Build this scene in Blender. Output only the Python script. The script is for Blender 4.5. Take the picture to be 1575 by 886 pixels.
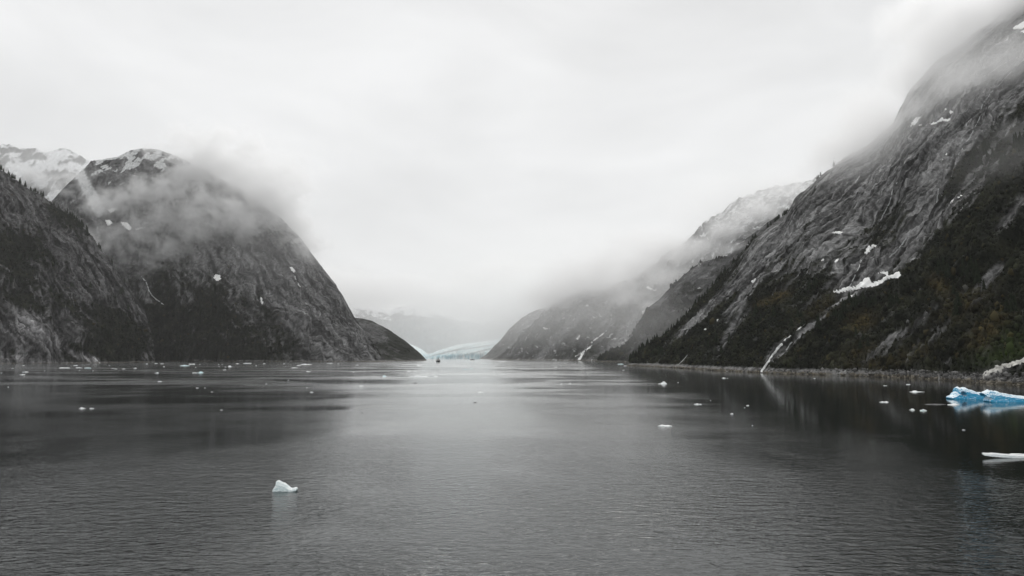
import bpy, bmesh, math, random
import numpy as np
from mathutils import Vector

for o in list(bpy.data.objects):
    bpy.data.objects.remove(o)
scene = bpy.context.scene
COL = scene.collection

# ------------------------------------------------------------------ camera
CAM_H = 25.0                      # deck of a ship above the fjord
F = 1141.0                        # focal length in photograph pixels
CX, CY = 787.5, 443.0
PITCH = math.atan(103.0 / F)
cp, sp = math.cos(PITCH), math.sin(PITCH)
cam_d = bpy.data.cameras.new("camera")
cam = bpy.data.objects.new("camera", cam_d)
COL.objects.link(cam)
cam.location = (0, 0, CAM_H)
cam.rotation_euler = (math.radians(90) + PITCH, 0, 0)
cam_d.sensor_width = 36.0
cam_d.lens = 36.0 * F / 1575.0
cam_d.clip_start = 0.5
cam_d.clip_end = 40000
scene.camera = cam

# ------------------------------------------------------------------ sky (overcast) and sun
SUN_EL, SUN_AZ = math.radians(46), math.radians(8)   # azimuth clockwise from +Y
world = bpy.data.worlds.new("World")
scene.world = world
world.use_nodes = True
wt = world.node_tree
wt.nodes.clear()
wo = wt.nodes.new("ShaderNodeOutputWorld")
bg = wt.nodes.new("ShaderNodeBackground")
sky = wt.nodes.new("ShaderNodeTexSky")
sky.sky_type = 'NISHITA'
sky.sun_disc = False
sky.sun_elevation = SUN_EL
sky.sun_rotation = SUN_AZ
tc = wt.nodes.new("ShaderNodeTexCoord")
mp = wt.nodes.new("ShaderNodeMapping")
mp.inputs["Scale"].default_value = (1.0, 1.0, 2.6)
mp.inputs["Rotation"].default_value = (0.0, 0.25, 0.5)
n1 = wt.nodes.new("ShaderNodeTexNoise")
n1.inputs["Scale"].default_value = 2.6
n1.inputs["Detail"].default_value = 5.0
n1.inputs["Roughness"].default_value = 0.5
n1.inputs["Distortion"].default_value = 0.4
rp = wt.nodes.new("ShaderNodeValToRGB")
rp.color_ramp.elements[0].position = 0.30
rp.color_ramp.elements[0].color = (7.8, 7.84, 7.84, 1)
rp.color_ramp.elements[1].position = 0.68
rp.color_ramp.elements[1].color = (9.5, 9.54, 9.54, 1)
mx = wt.nodes.new("ShaderNodeMix")
mx.data_type = 'RGBA'
mx.inputs["Factor"].default_value = 0.97      # cloud deck over the clear sky
wt.links.new(tc.outputs["Generated"], mp.inputs["Vector"])
wt.links.new(mp.outputs["Vector"], n1.inputs["Vector"])
wt.links.new(n1.outputs["Fac"], rp.inputs["Fac"])
wt.links.new(sky.outputs["Color"], mx.inputs["A"])
wt.links.new(rp.outputs["Color"], mx.inputs["B"])
wt.links.new(mx.outputs["Result"], bg.inputs["Color"])
bg.inputs["Strength"].default_value = 0.1
wt.links.new(bg.outputs["Background"], wo.inputs["Surface"])

sun_d = bpy.data.lights.new("sun", 'SUN')
sun = bpy.data.objects.new("sun", sun_d)
COL.objects.link(sun)
sun_d.energy = 1.2
sun_d.angle = math.radians(28)
sun_d.color = (1.0, 0.98, 0.95)
sdir = Vector((math.sin(SUN_AZ) * math.cos(SUN_EL), math.cos(SUN_AZ) * math.cos(SUN_EL), math.sin(SUN_EL)))
sun.rotation_euler = sdir.to_track_quat('Z', 'Y').to_euler()
sun.location = sdir * 3000

vs = scene.view_settings
vs.view_transform = 'Standard'
vs.look = 'None'
vs.exposure = 0.0
vs.gamma = 1.0
vs.use_curve_mapping = False
scene.cycles.max_bounces = 8
scene.cycles.diffuse_bounces = 2
scene.cycles.glossy_bounces = 3
scene.cycles.transmission_bounces = 4
scene.cycles.transparent_max_bounces = 8
scene.cycles.volume_bounces = 4
scene.cycles.volume_max_steps = 256
scene.cycles.volume_step_rate = 2.0
scene.cycles.sample_clamp_indirect = 4.0
scene.cycles.use_adaptive_sampling = False
scene.cycles.use_denoising = True

# ------------------------------------------------------------------ measuring helpers
def at(px, py, Y):
    """world point at distance Y seen at a pixel of the photograph"""
    px = np.asarray(px, float); py = np.asarray(py, float); Y = np.asarray(Y, float)
    dx = (px - CX) / F; dy = (CY - py) / F
    dY = cp - dy * sp; dZ = sp + dy * cp
    k = Y / dY
    return np.stack([dx * k, Y + 0 * k, CAM_H + dZ * k], -1)

def on_water(px, py, z=0.0):
    dx = (px - CX) / F; dy = (CY - py) / F
    dY = cp - dy * sp; dZ = sp + dy * cp
    k = (z - CAM_H) / dZ
    return np.array([dx * k, dY * k, z])

def shore_pt(px, Y, z=0.0):
    px = np.asarray(px, float); Y = np.asarray(Y, float)
    depth = Y * cp + (z - CAM_H) * sp
    return np.stack([(px - CX) / F * depth, Y, 0 * Y + z], -1)

def project(P):
    x, y, z = P[..., 0], P[..., 1], P[..., 2] - CAM_H
    depth = np.maximum(y * cp + z * sp, 1e-3)
    up = -y * sp + z * cp
    return CX + F * x / depth, CY - F * up / depth

def smooth(a, b, x):
    t = np.clip((x - a) / (b - a), 0, 1)
    return t * t * (3 - 2 * t)

_rng = np.random.RandomState(7)
_PERM = _rng.permutation(256).astype(np.int64)
_PERM = np.concatenate([_PERM, _PERM, _PERM])
_ANG = _rng.rand(256) * 2 * np.pi
_GX, _GY = np.cos(_ANG).astype(np.float32), np.sin(_ANG).astype(np.float32)

def noise2(x, y):
    """2-D gradient noise, about -1..1"""
    x = np.asarray(x, np.float32); y = np.asarray(y, np.float32)
    xf, yf = np.floor(x), np.floor(y)
    xi, yi = xf.astype(np.int64) & 255, yf.astype(np.int64) & 255
    fx, fy = x - xf, y - yf
    u = fx * fx * fx * (fx * (fx * 6 - 15) + 10)
    v = fy * fy * fy * (fy * (fy * 6 - 15) + 10)
    def g(ix, iy, dx, dy):
        h = _PERM[_PERM[ix] + iy]
        return _GX[h] * dx + _GY[h] * dy
    a = g(xi, yi, fx, fy); b = g(xi + 1, yi, fx - 1, fy)
    c = g(xi, yi + 1, fx, fy - 1); d = g(xi + 1, yi + 1, fx - 1, fy - 1)
    return ((a + (b - a) * u) * (1 - v) + (c + (d - c) * u) * v) * 1.5

def fbm(x, y, octv=4, gain=0.5, lac=2.03):
    s, a, n = 0, 1.0, 0
    for i in range(octv):
        s = s + a * noise2(x + 17.3 * i, y + 9.1 * i)
        n += a
        x, y, a = x * lac, y * lac, a * gain
    return s / n

def ridged(x, y, octv=4, gain=0.5, lac=2.03):
    s, a, n = 0, 1.0, 0
    for i in range(octv):
        s = s + a * (1 - np.abs(noise2(x + 11.7 * i, y + 5.3 * i)) * 1.6)
        n += a
        x, y, a = x * lac, y * lac, a * gain
    return s / n

# ------------------------------------------------------------------ object helpers
def tag(o, label=None, cat=None, group=None, kind=None):
    if label: o["label"] = label
    if cat: o["category"] = cat
    if group: o["group"] = group
    if kind: o["kind"] = kind
    return o

def link(o, parent=None):
    COL.objects.link(o)
    if parent is not None:
        o.parent = parent
    return o

def mesh_obj(name, verts, faces, mat, parent=None, smooth_shade=False, cols=None):
    me = bpy.data.meshes.new(name)
    verts = np.asarray(verts, np.float32)
    if isinstance(faces, np.ndarray):
        k = faces.shape[1]
        me.vertices.add(len(verts)); me.vertices.foreach_set("co", verts.ravel())
        me.loops.add(faces.size); me.loops.foreach_set("vertex_index", faces.astype(np.int32).ravel())
        me.polygons.add(len(faces))
        me.polygons.foreach_set("loop_start", np.arange(0, faces.size, k, dtype=np.int32))
        me.update(calc_edges=True)
    else:
        me.from_pydata([tuple(v) for v in verts], [], [tuple(f) for f in faces])
    if smooth_shade:
        me.polygons.foreach_set("use_smooth", np.ones(len(me.polygons), dtype=bool))
    if cols is not None:
        ca = me.color_attributes.new("Col", 'FLOAT_COLOR', 'POINT')
        c4 = np.ones((len(verts), 4), np.float32); c4[:, :3] = cols
        ca.data.foreach_set("color", c4.ravel())
    me.update()
    if mat is not None:
        me.materials.append(mat)
    return link(bpy.data.objects.new(name, me), parent)

def new_mat(name):
    m = bpy.data.materials.new(name)
    m.use_nodes = True
    nt = m.node_tree
    return m, nt, nt.nodes["Principled BSDF"], nt.nodes["Material Output"]

def N(nt, t, **kw):
    n = nt.nodes.new(t)
    for k, v in kw.items():
        setattr(n, k, v)
    return n

# ------------------------------------------------------------------ materials
def terrain_mat(name, scale, bump_d, rough=0.9, spec=0.06, contrast=0.35, gain=1.0):
    """vertex colours carry what grows and lies there; the nodes add grain and fine relief"""
    m, nt, b, out = new_mat(name)
    at_ = N(nt, "ShaderNodeAttribute", attribute_name="Col")
    geo = N(nt, "ShaderNodeNewGeometry")
    nz = N(nt, "ShaderNodeTexNoise"); nz.inputs["Scale"].default_value = scale
    nz.inputs["Detail"].default_value = 5; nz.inputs["Roughness"].default_value = 0.65
    nt.links.new(geo.outputs["Position"], nz.inputs["Vector"])
    mr = N(nt, "ShaderNodeMapRange")
    mr.inputs["From Min"].default_value = 0.3; mr.inputs["From Max"].default_value = 0.7
    mr.inputs["To Min"].default_value = (1 - contrast) * gain; mr.inputs["To Max"].default_value = (1 + contrast) * gain
    nt.links.new(nz.outputs["Fac"], mr.inputs["Value"])
    mul = N(nt, "ShaderNodeVectorMath", operation='SCALE')
    nt.links.new(at_.outputs["Color"], mul.inputs[0]); nt.links.new(mr.outputs["Result"], mul.inputs["Scale"])
    nt.links.new(mul.outputs["Vector"], b.inputs["Base Color"])
    bp = N(nt, "ShaderNodeBump"); bp.inputs["Strength"].default_value = 1.0; bp.inputs["Distance"].default_value = bump_d
    nt.links.new(nz.outputs["Fac"], bp.inputs["Height"]); nt.links.new(bp.outputs["Normal"], b.inputs["Normal"])
    b.inputs["Roughness"].default_value = rough
    b.inputs["Specular IOR Level"].default_value = spec
    return m

def plain_mat(name, col, rough=0.8, var=0.25, scale=1.0, spec=0.3, bump=0.0):
    m, nt, b, out = new_mat(name)
    tcn = N(nt, "ShaderNodeTexCoord")
    nz = N(nt, "ShaderNodeTexNoise"); nz.inputs["Scale"].default_value = scale; nz.inputs["Detail"].default_value = 4
    nt.links.new(tcn.outputs["Object"], nz.inputs["Vector"])
    r = N(nt, "ShaderNodeValToRGB")
    r.color_ramp.elements[0].position = 0.3; r.color_ramp.elements[1].position = 0.7
    r.color_ramp.elements[0].color = tuple(c * (1 - var) for c in col) + (1,)
    r.color_ramp.elements[1].color = tuple(min(1, c * (1 + var)) for c in col) + (1,)
    nt.links.new(nz.outputs["Fac"], r.inputs["Fac"]); nt.links.new(r.outputs["Color"], b.inputs["Base Color"])
    b.inputs["Roughness"].default_value = rough
    b.inputs["Specular IOR Level"].default_value = spec
    if bump:
        bp = N(nt, "ShaderNodeBump"); bp.inputs["Distance"].default_value = bump
        nt.links.new(nz.outputs["Fac"], bp.inputs["Height"]); nt.links.new(bp.outputs["Normal"], b.inputs["Normal"])
    return m

def col_mat(name, rough=0.8, spec=0.2):
    m, nt, b, out = new_mat(name)
    at_ = N(nt, "ShaderNodeAttribute", attribute_name="Col")
    nt.links.new(at_.outputs["Color"], b.inputs["Base Color"])
    b.inputs["Roughness"].default_value = rough
    b.inputs["Specular IOR Level"].default_value = spec
    return m

M_ROCK_NEAR = terrain_mat("fjord_wall_rock", 0.22, 1.6, contrast=0.45, gain=0.74)
M_ROCK_MID = terrain_mat("fjord_wall_rock_mid", 0.09, 3.0, contrast=0.4, gain=0.78)
M_ROCK_FAR = terrain_mat("fjord_wall_rock_far", 0.035, 6.0, contrast=0.3)
M_GLACIER = terrain_mat("glacier_ice", 0.03, 8.0, rough=0.6, contrast=0.12)
M_SNOW = plain_mat("old_snow", (0.88, 0.88, 0.87), 0.7, 0.08, 0.08)
M_FALLS = plain_mat("white_water", (0.62, 0.63, 0.62), 0.5, 0.25, 0.15)
M_GRAVEL = plain_mat("pale_gravel", (0.50, 0.49, 0.46), 0.9, 0.35, 0.35, bump=0.5)
M_NEEDLES = plain_mat("conifer_needles", (0.020, 0.026, 0.016), 0.95, 0.5, 6.0, spec=0.02)
M_BARK = plain_mat("bark", (0.05, 0.04, 0.03), 0.9, 0.3, 4.0)
M_SCRUB = col_mat("scrub_leaves", 0.95, 0.02)
M_BOULDER = col_mat("boulders", 0.8, 0.2)
M_BED = plain_mat("sea_floor_silt", (0.02, 0.024, 0.022), 1.0, 0.2, 0.02)

# ------------------------------------------------------------------ terrain builder
class Range:
    pass

def build_range(name, shore, crest, cols, rows, prof, uphill, amps, colour, mat, label,
                back=700, seed=0.0, scale=1.0, base_z=0.0, skirt=True, crest_keep=0.5, slant=0.25):
    """a valley side lofted from its shoreline to its crest and down behind, then carved by noise
    running along the fall line"""
    xs = np.concatenate([np.linspace(a, b, n, endpoint=False) for a, b, n in cols] + [[cols[-1][1]]])
    sp_ = np.array(shore, float); cr = np.array(crest, float)
    sy = np.interp(xs, sp_[:, 0], sp_[:, 1])
    taper = smooth(0, 25, xs - xs[0]) * smooth(0, 25, xs[-1] - xs)
    sy = sy * (1 + taper * (0.022 * fbm(xs / 38 + seed * 7, xs * 0, 3) + 0.010 * fbm(xs / 7 + seed * 3, xs * 0 + 4, 3)))
    S = shore_pt(xs, sy, base_z)
    R = at(xs, np.interp(xs, cr[:, 0], cr[:, 1]), np.interp(xs, cr[:, 0], cr[:, 2]))
    R[:, 2] = np.maximum(R[:, 2], base_z + 0.5)
    v = np.linspace(0, 1, rows)
    P = S[:, None, :] + (R - S)[:, None, :] * v[None, :, None]
    P[..., 2] = base_z + (R[:, 2] - base_z)[:, None] * prof(v)[None, :]
    # behind the crest
    nb = 14
    dirn = R - S; dirn[:, 2] = 0
    ln = np.linalg.norm(dirn, axis=1, keepdims=True)
    rad = R.copy(); rad[:, 2] = 0; rad /= np.linalg.norm(rad, axis=1, keepdims=True)
    dirn = np.where(ln > 30, dirn / np.maximum(ln, 1e-3), rad)
    bk = np.linspace(0, 1, nb + 1)[1:]
    zb = R[:, 2:3] * (1 - bk[None, :] ** 1.3) - 12 * bk[None, :]
    bkd = np.minimum(back, R[:, 2] * 1.3 + 30)
    B = R[:, None, :] + dirn[:, None, :] * (bk[None, :, None] * bkd[:, None, None])
    B[..., 2] = zb
    parts = [P, B]
    if skirt:
        K = np.repeat(S[:, None, :], 2, 1).copy()
        off = -dirn
        K[:, 0] += off * 14; K[:, 0, 2] = base_z - 14
        K[:, 1] += off * 4; K[:, 1, 2] = base_z - 3
        parts = [K, P, B]
    G = np.concatenate(parts, 1)
    r0 = 2 if skirt else 0
    up = np.array(uphill, float); up /= np.linalg.norm(up)
    st = np.array([-up[1], up[0]])
    s = (G[..., 0] * st[0] + G[..., 1] * st[1]) / scale + seed * 531.7
    t = ((G[..., 0] * up[0] + G[..., 1] * up[1]) * 0.6 + G[..., 2] * 0.8) / scale + seed * 97.3
    ss = s + slant * t
    w = fbm(s / 130, t / 170, 3)
    big = fbm(ss / 230, t / 380, 4)
    ribs = ridged((ss + w * 60) / 60, t / 300, 4)
    fine = ridged((ss + w * 30) / 17, t / 75, 3)
    blk = fbm(s / 9, t / 11, 3, 0.6)
    led = fbm((s - 1.1 * t) / 60, (t + .2 * s) / 22, 3)
    A1, A2, A3, A4 = [a * scale for a in amps]
    gul = ridged((ss + w * 90) / 160, t / 650, 3)
    D = A1 * big + A2 * 1.3 * (gul - 0.55) * 2 + A2 * (ribs - 0.55) * 2 + A3 * (fine - 0.5) * 2 + A4 * blk + A3 * 1.8 * led
    h = G[..., 2] - base_z
    tap = smooth(-2, 45 * scale, h) * 0.93 + 0.07 * smooth(-1, 6, h)
    colh = (R[:, 2] - base_z)[:, None]
    tap = tap * smooth(0, 120 * scale, colh + 0 * tap)
    vv = np.ones(G.shape[1]) * crest_keep
    vv[r0:r0 + rows] = 1 - (1 - crest_keep) * smooth(0.8, 1.0, v)
    nrm = np.array([-up[0], -up[1], 0.9]); nrm /= np.linalg.norm(nrm)
    G = G + (D * tap * vv[None, :])[..., None] * nrm
    r = Range()
    r.G = G; r.r0 = r0; r.rows = rows; r.ncol = len(xs)
    r.px, r.py = project(G)
    # pieces lying on it use the surface normal
    du = np.gradient(G, axis=0); dv = np.gradient(G, axis=1)
    nn = np.cross(du, dv); nn /= np.maximum(np.linalg.norm(nn, axis=-1, keepdims=True), 1e-6)
    nn = np.where(nn[..., 2:3] < 0, -nn, nn)
    r.nn = nn
    f = Range(); f.s = s; f.t = t; f.ss = ss; f.w = w; f.big = big; f.ribs = ribs; f.fine = fine; f.blk = blk; f.led = led
    f.px, f.py, f.G, f.nn, f.h = r.px, r.py, G, nn, G[..., 2]
    r.f = f
    c, veg = colour(f)
    r.veg = veg; r.col = c
    nc, nr = G.shape[:2]
    idx = np.arange(nc * nr).reshape(nc, nr)
    q = np.stack([idx[:-1, :-1], idx[1:, :-1], idx[1:, 1:], idx[:-1, 1:]], -1).reshape(-1, 4)
    o = mesh_obj(name, G.reshape(-1, 3), q, mat, None, True, c.reshape(-1, 3))
    tag(o, label, "mountain", None, "structure")
    r.obj = o
    return r

def lerp(a, b, t):
    return a + (b - a) * t

def mixc(c1, c2, t):
    return np.asarray(c1) * (1 - t[..., None]) + np.asarray(c2) * t[..., None]

def blobs(px, py, lst):
    """sum of soft oval patches: (x, y, rx, ry, angle_deg, value)"""
    s = np.zeros_like(px)
    for x, y, rx, ry, a, val in lst:
        a = math.radians(a); dx, dy = px - x, py - y
        u = (dx * math.cos(a) + dy * math.sin(a)) / rx
        v = (-dx * math.sin(a) + dy * math.cos(a)) / ry
        s = s + val * np.exp(-(u * u + v * v))
    return s

def rock_cols(f, lo, hi, tint=(1, 1.0, 1.0), k=1.0):
    st = fbm((f.ss + f.w * 50) / 15, f.t / 210, 4, 0.6)       # water stains down the slabs
    pt = fbm((f.ss + f.w * 40) / 48, f.t / 230, 3)            # paler and darker beds
    q = np.clip(0.46 + 1.3 * st * k + 0.5 * pt + 0.4 * f.blk, 0, 1)
    g = lo + (hi - lo) * q ** 1.3
    c1 = ridged((f.ss + f.w * 45 + f.blk * 3) / 21, f.t / 130, 3)
    c2 = ridged((f.s - 0.9 * f.t + f.w * 40) / 42, (f.t + .4 * f.s) / 70, 3)
    g = g * (1 - 0.7 * smooth(0.70, 0.92, c1)) * (1 - 0.6 * smooth(0.74, 0.95, c2))   # dark joints, plus the shade of cracks and gullies painted into the colour
    l1 = ridged((f.ss + f.w * 50) / 13 + 31, f.t / 320, 2)
    g = g + (hi * 0.9) * smooth(0.86, 0.98, l1) * smooth(0.0, 0.35, pt + .22)            # washed streaks
    return g[..., None] * np.asarray(tint)

VEG = np.array((0.011, 0.0130, 0.0085))
VEG2 = np.array((0.031, 0.033, 0.020))
MOSS = np.array((0.100, 0.075, 0.030))

def tidal(c, f, top=6.0, dark=(0.02, 0.019, 0.017), tan=(0.13, 0.11, 0.075), pale=(0.24, 0.235, 0.225), amt=1.0):
    """bare intertidal rock: weed-dark at the water, ochre above, pale at the top"""
    h = f.h + f.blk * 1.6 + 2.4 * fbm(f.px / 22, f.px * 0, 4) + 1.2
    m = (1 - smooth(top * 0.9, top * 1.15, h)) * amt * (0.25 + 0.75 * smooth(-0.3, 0.15, fbm(f.s / 18, f.t / 8, 3)))
    b = mixc(np.broadcast_to(dark, c.shape), np.broadcast_to(tan, c.shape), smooth(0.8, top * .4, h))
    b = mixc(b, np.broadcast_to(pale, c.shape), smooth(top * .45, top * .75, h))
    b = b * (0.75 + 0.5 * np.clip(f.blk + .5, 0, 1))[..., None]
    return mixc(c, b, m)

# ------------------------------------------------------------------ water and sea floor
def water_mat():
    m, nt, b, out = new_mat("fjord_water")
    nt.nodes.remove(b)
    geo = N(nt, "ShaderNodeNewGeometry")
    def noise(scale_xyz, detail, rough=0.5, rotz=0.0, dist=0.0):
        mp = N(nt, "ShaderNodeMapping"); mp.inputs["Scale"].default_value = scale_xyz
        mp.inputs["Rotation"].default_value = (0, 0, rotz)
        nt.links.new(geo.outputs["Position"], mp.inputs["Vector"])
        n = N(nt, "ShaderNodeTexNoise"); n.inputs["Scale"].default_value = 1.0
        n.inputs["Detail"].default_value = detail; n.inputs["Roughness"].default_value = rough
        n.inputs["Distortion"].default_value = dist
        nt.links.new(mp.outputs["Vector"], n.inputs["Vector"])
        return n.outputs["Fac"]
    def math_(op, a, b_=None, c=None):
        n = N(nt, "ShaderNodeMath", operation=op)
        for i, x in enumerate((a, b_, c)):
            if x is None: continue
            if isinstance(x, (int, float)): n.inputs[i].default_value = x
            else: nt.links.new(x, n.inputs[i])
        return n.outputs[0]
    def ramp(x, a, b_, lo=0.0, hi=1.0):
        n = N(nt, "ShaderNodeMapRange", interpolation_type='SMOOTHSTEP')
        n.inputs["From Min"].default_value = a; n.inputs["From Max"].default_value = b_
        n.inputs["To Min"].default_value = lo; n.inputs["To Max"].default_value = hi
        nt.links.new(x, n.inputs["Value"])
        return n.outputs["Result"]
    # wind patches and slicks
    patch = noise((0.0045, 0.010, 1), 4, 0.55, 0.12, 0.6)
    patch2 = noise((0.03, 0.02, 1), 3, 0.5, -0.2)
    sepx = N(nt, "ShaderNodeSeparateXYZ"); nt.links.new(geo.outputs["Position"], sepx.inputs[0])
    y = sepx.outputs["Y"]
    wind = ramp(math_('ADD', patch, math_('MULTIPLY', math_('SUBTRACT', patch2, 0.5), 0.25)), 0.38, 0.60, 0.12, 1.0)
    # the sheltered water up the fjord lies calmer than that around the ship
    # smooth slicks left by the current
    for (sx_, sy_, rx_, ry_) in ((126, 690, 110, 20), (66, 562, 75, 13), (165, 560, 100, 13), (108, 520, 50, 7), (-94, 350, 46, 9), (-330, 620, 120, 14), (60, 1250, 260, 60)):
        q = N(nt, "ShaderNodeVectorMath", operation='SUBTRACT'); q.inputs[1].default_value = (sx_, sy_, 0)
        nt.links.new(geo.outputs["Position"], q.inputs[0])
        q2 = N(nt, "ShaderNodeVectorMath", operation='MULTIPLY'); q2.inputs[1].default_value = (1 / rx_, 1 / ry_, 0)
        nt.links.new(q.outputs[0], q2.inputs[0])
        q3 = N(nt, "ShaderNodeVectorMath", operation='LENGTH'); nt.links.new(q2.outputs[0], q3.inputs[0])
        l_ = math_('ADD', q3.outputs["Value"], math_('MULTIPLY', math_('SUBTRACT', patch2, 0.5), 2.2))
        wind = math_('MULTIPLY', wind, ramp(l_, 0.55, 1.25, 0.0, 1.0))
    # calm water in the lee of the right wall, open water rippled all over near the ship
    lee = math_('MULTIPLY', ramp(math_('ADD', math_('MULTIPLY_ADD', y, -0.05, sepx.outputs["X"]), math_('MULTIPLY', math_('SUBTRACT', patch, 0.5), 120.0)), 72, 118, 0.0, 1.0), ramp(y, 95, 190, 0.0, 1.0))
    near = math_('MULTIPLY', ramp(y, 110, 420, 1.0, 0.0), ramp(patch2, 0.36, 0.64, 0.45, 1.15))
    wind = math_('MULTIPLY', math_('MAXIMUM', wind, near), math_('SUBTRACT', 1.0, math_('MULTIPLY', lee, 0.92)))
    amp = math_('MULTIPLY', wind, ramp(y, 70, 300, 1.0, 0.18))
    w1 = noise((0.62, 1.15, 1), 2, 0.6, 0.10, 0.6)       # short wind ripples
    w2 = noise((0.26, 0.55, 1), 2, 0.5, -0.2, 0.4)      # longer wavelets
    w3 = noise((0.05, 0.11, 1), 2, 0.5, 0.15)            # low swell
    hgt = math_('ADD', math_('ADD', math_('MULTIPLY', w1, 0.19), math_('MULTIPLY', w2, 0.24)), math_('MULTIPLY', w3, 0.12))
    bp = N(nt, "ShaderNodeBump"); bp.inputs["Distance"].default_value = 1.0
    nt.links.new(amp, bp.inputs["Strength"])
    nt.links.new(hgt, bp.inputs["Height"])
    gl = N(nt, "ShaderNodeBsdfGlossy"); gl.inputs["Color"].default_value = (0.95, 0.96, 0.96, 1)
    nt.links.new(math_('MULTIPLY_ADD', math_('MULTIPLY', wind, ramp(y, 100, 600, 0.35, 1.0)), 0.085, 0.08), gl.inputs["Roughness"])
    nt.links.new(bp.outputs["Normal"], gl.inputs["Normal"])
    fr = N(nt, "ShaderNodeFresnel"); fr.inputs["IOR"].default_value = 1.333
    nt.links.new(bp.outputs["Normal"], fr.inputs["Normal"])
    df = N(nt, "ShaderNodeBsdfDiffuse"); df.inputs["Color"].default_value = (0.006, 0.008, 0.0075, 1)
    tr = N(nt, "ShaderNodeBsdfTransparent"); tr.inputs["Color"].default_value = (0.30, 0.45, 0.42, 1)
    m1 = N(nt, "ShaderNodeMixShader"); m1.inputs[0].default_value = 0.5
    nt.links.new(df.outputs[0], m1.inputs[1]); nt.links.new(tr.outputs[0], m1.inputs[2])
    m2 = N(nt, "ShaderNodeMixShader")
    nt.links.new(fr.outputs[0], m2.inputs[0]); nt.links.new(m1.outputs[0], m2.inputs[1]); nt.links.new(gl.outputs[0], m2.inputs[2])
    nt.links.new(m2.outputs[0], out.inputs["Surface"])
    return m

def sheet(name, x0, x1, y0, y1, z, n, mat):
    xs = np.linspace(x0, x1, n); ys = np.linspace(y0, y1, n)
    X, Y = np.meshgrid(xs, ys, indexing='ij')
    V = np.stack([X, Y, 0 * X + z], -1).reshape(-1, 3)
    idx = np.arange(n * n).reshape(n, n)
    q = np.stack([idx[:-1, :-1], idx[1:, :-1], idx[1:, 1:], idx[:-1, 1:]], -1).reshape(-1, 4)
    return mesh_obj(name, V, q, mat)

water = sheet("water", -5600, 5600, -900, 12000, 0.0, 8, water_mat())
tag(water, "dark rippled grey water of the fjord", "water", None, "structure")
bed = sheet("sea_floor", -5600, 5600, -900, 12000, -30.0, 4, M_BED)
tag(bed, "dark silt bed far below the fjord water", "sea floor", None, "structure")

# ------------------------------------------------------------------ the near wall on the right
def col_right(f):
    rock = blobs(f.px, f.py, [
        (1330, 290, 150, 50, -46, 1.1), (1485, 130, 150, 75, -50, 1.2), (1190, 365, 75, 20, -52, 1.0),
        (1405, 362, 90, 16, -42, 1.0), (1440, 270, 70, 16, -62, 1.0), (1325, 415, 45, 26, -25, 1.0), (1110, 455, 75, 8, -43, 0.9),
        (1140, 458, 45, 7, -55, 0.8), (1120, 515, 42, 8, -55, 0.8), (1195, 540, 26, 9, -50, 0.8),
        (1520, 430, 45, 16, -40, 0.7), (1380, 520, 70, 12, -40, 0.45), (1450, 500, 60, 12, -40, 0.45),
        (1060, 500, 40, 6, -40, 0.5), (1250, 500, 30, 8, -40, 0.3), (1560, 330, 60, 15, -50, 0.5)])
    nz = 0.55 * fbm((f.ss + f.w * 30) / 60, f.t / 210, 4) + 0.3 * f.led + 0.8 * fbm((f.ss + f.w * 30) / 12, f.t / 90, 4, .6)
    hi = smooth(330, 620, f.h)
    veg = smooth(-0.15, 0.25, 0.46 - 0.36 * hi - rock * 1.1 + nz * 0.85)
    veg = veg * (1 - np.clip(blobs(f.px, f.py, [(1550, 566, 42, 7, -17, 1.3)]), 0, 1))
    veg = veg * smooth(5.5, 8.5, f.h + f.blk)
    c = rock_cols(f, 0.032, 0.40, (1.0, 1.0, 0.995))
    v = mixc(np.broadcast_to(VEG, c.shape), np.broadcast_to(VEG2, c.shape), smooth(-0.1, 0.5, fbm(f.s / 40, f.t / 35, 4)))
    moss = np.clip(blobs(f.px, f.py, [(1202, 455, 14, 7, -30, 1), (1175, 466, 14, 5, -20, 1), (1325, 495, 22, 14, -30, .8),
                              (1520, 510, 34, 16, -40, .9), (1445, 440, 18, 12, 40, .8), (1325, 540, 30, 10, -20, .4), (1270, 470, 40, 14, -30, .35), (1480, 470, 50, 20, -30, .4), (1400, 545, 50, 12, -20, .35),
                              (1330, 560, 40, 8, 0, .3)]) * (0.6 + fbm(f.s / 9, f.t / 9, 3)), 0, 1)
    v = mixc(v, np.broadcast_to(MOSS, c.shape), moss)
    grn = np.clip(blobs(f.px, f.py, [(1545, 548, 45, 14, -10, 1.0), (1560, 520, 30, 18, 0, .6)]), 0, 1)
    v = mixc(v, np.broadcast_to((0.030, 0.044, 0.013), c.shape), grn)
    c = mixc(c, v, veg)
    return tidal(c, f, 6.5), veg

right = build_range(
    "mountain",
    [(965, 1735), (1010, 1560), (1100, 1175), (1200, 985), (1300, 900), (1420, 775), (1500, 668), (1575, 610), (1750, 520), (2050, 420)],
    [(965, 562, 1740), (971, 553, 1745), (1001, 527, 1750), (1027, 514, 1755), (1057, 484, 1760), (1083, 458, 1770), (1113, 424, 1780),
     (1133, 400, 1785), (1161, 365, 1790), (1189, 345, 1800), (1210, 330, 1810), (1225, 306, 1815), (1240, 290, 1820), (1260, 273, 1825),
     (1281, 258, 1830), (1300, 243, 1835), (1340, 220, 1850), (1373, 190, 1860), (1386, 166, 1865), (1396, 143, 1870), (1416, 122, 1875),
     (1439, 97, 1880), (1492, 58, 1890), (1530, 30, 1900), (1575, -4, 1920), (1650, -60, 1950), (1800, -150, 2000), (2050, -240, 2000)],
    [(965, 1590, 690), (1590, 2050, 70)], 520, lambda v: v ** 1.04, (0.86, 0.5), (15, 9, 3.8, 1.8), col_right, M_ROCK_NEAR,
    "steep dark forested rock wall rising along the near right shore", back=900, seed=1, crest_keep=0.3, slant=0.1)

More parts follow.
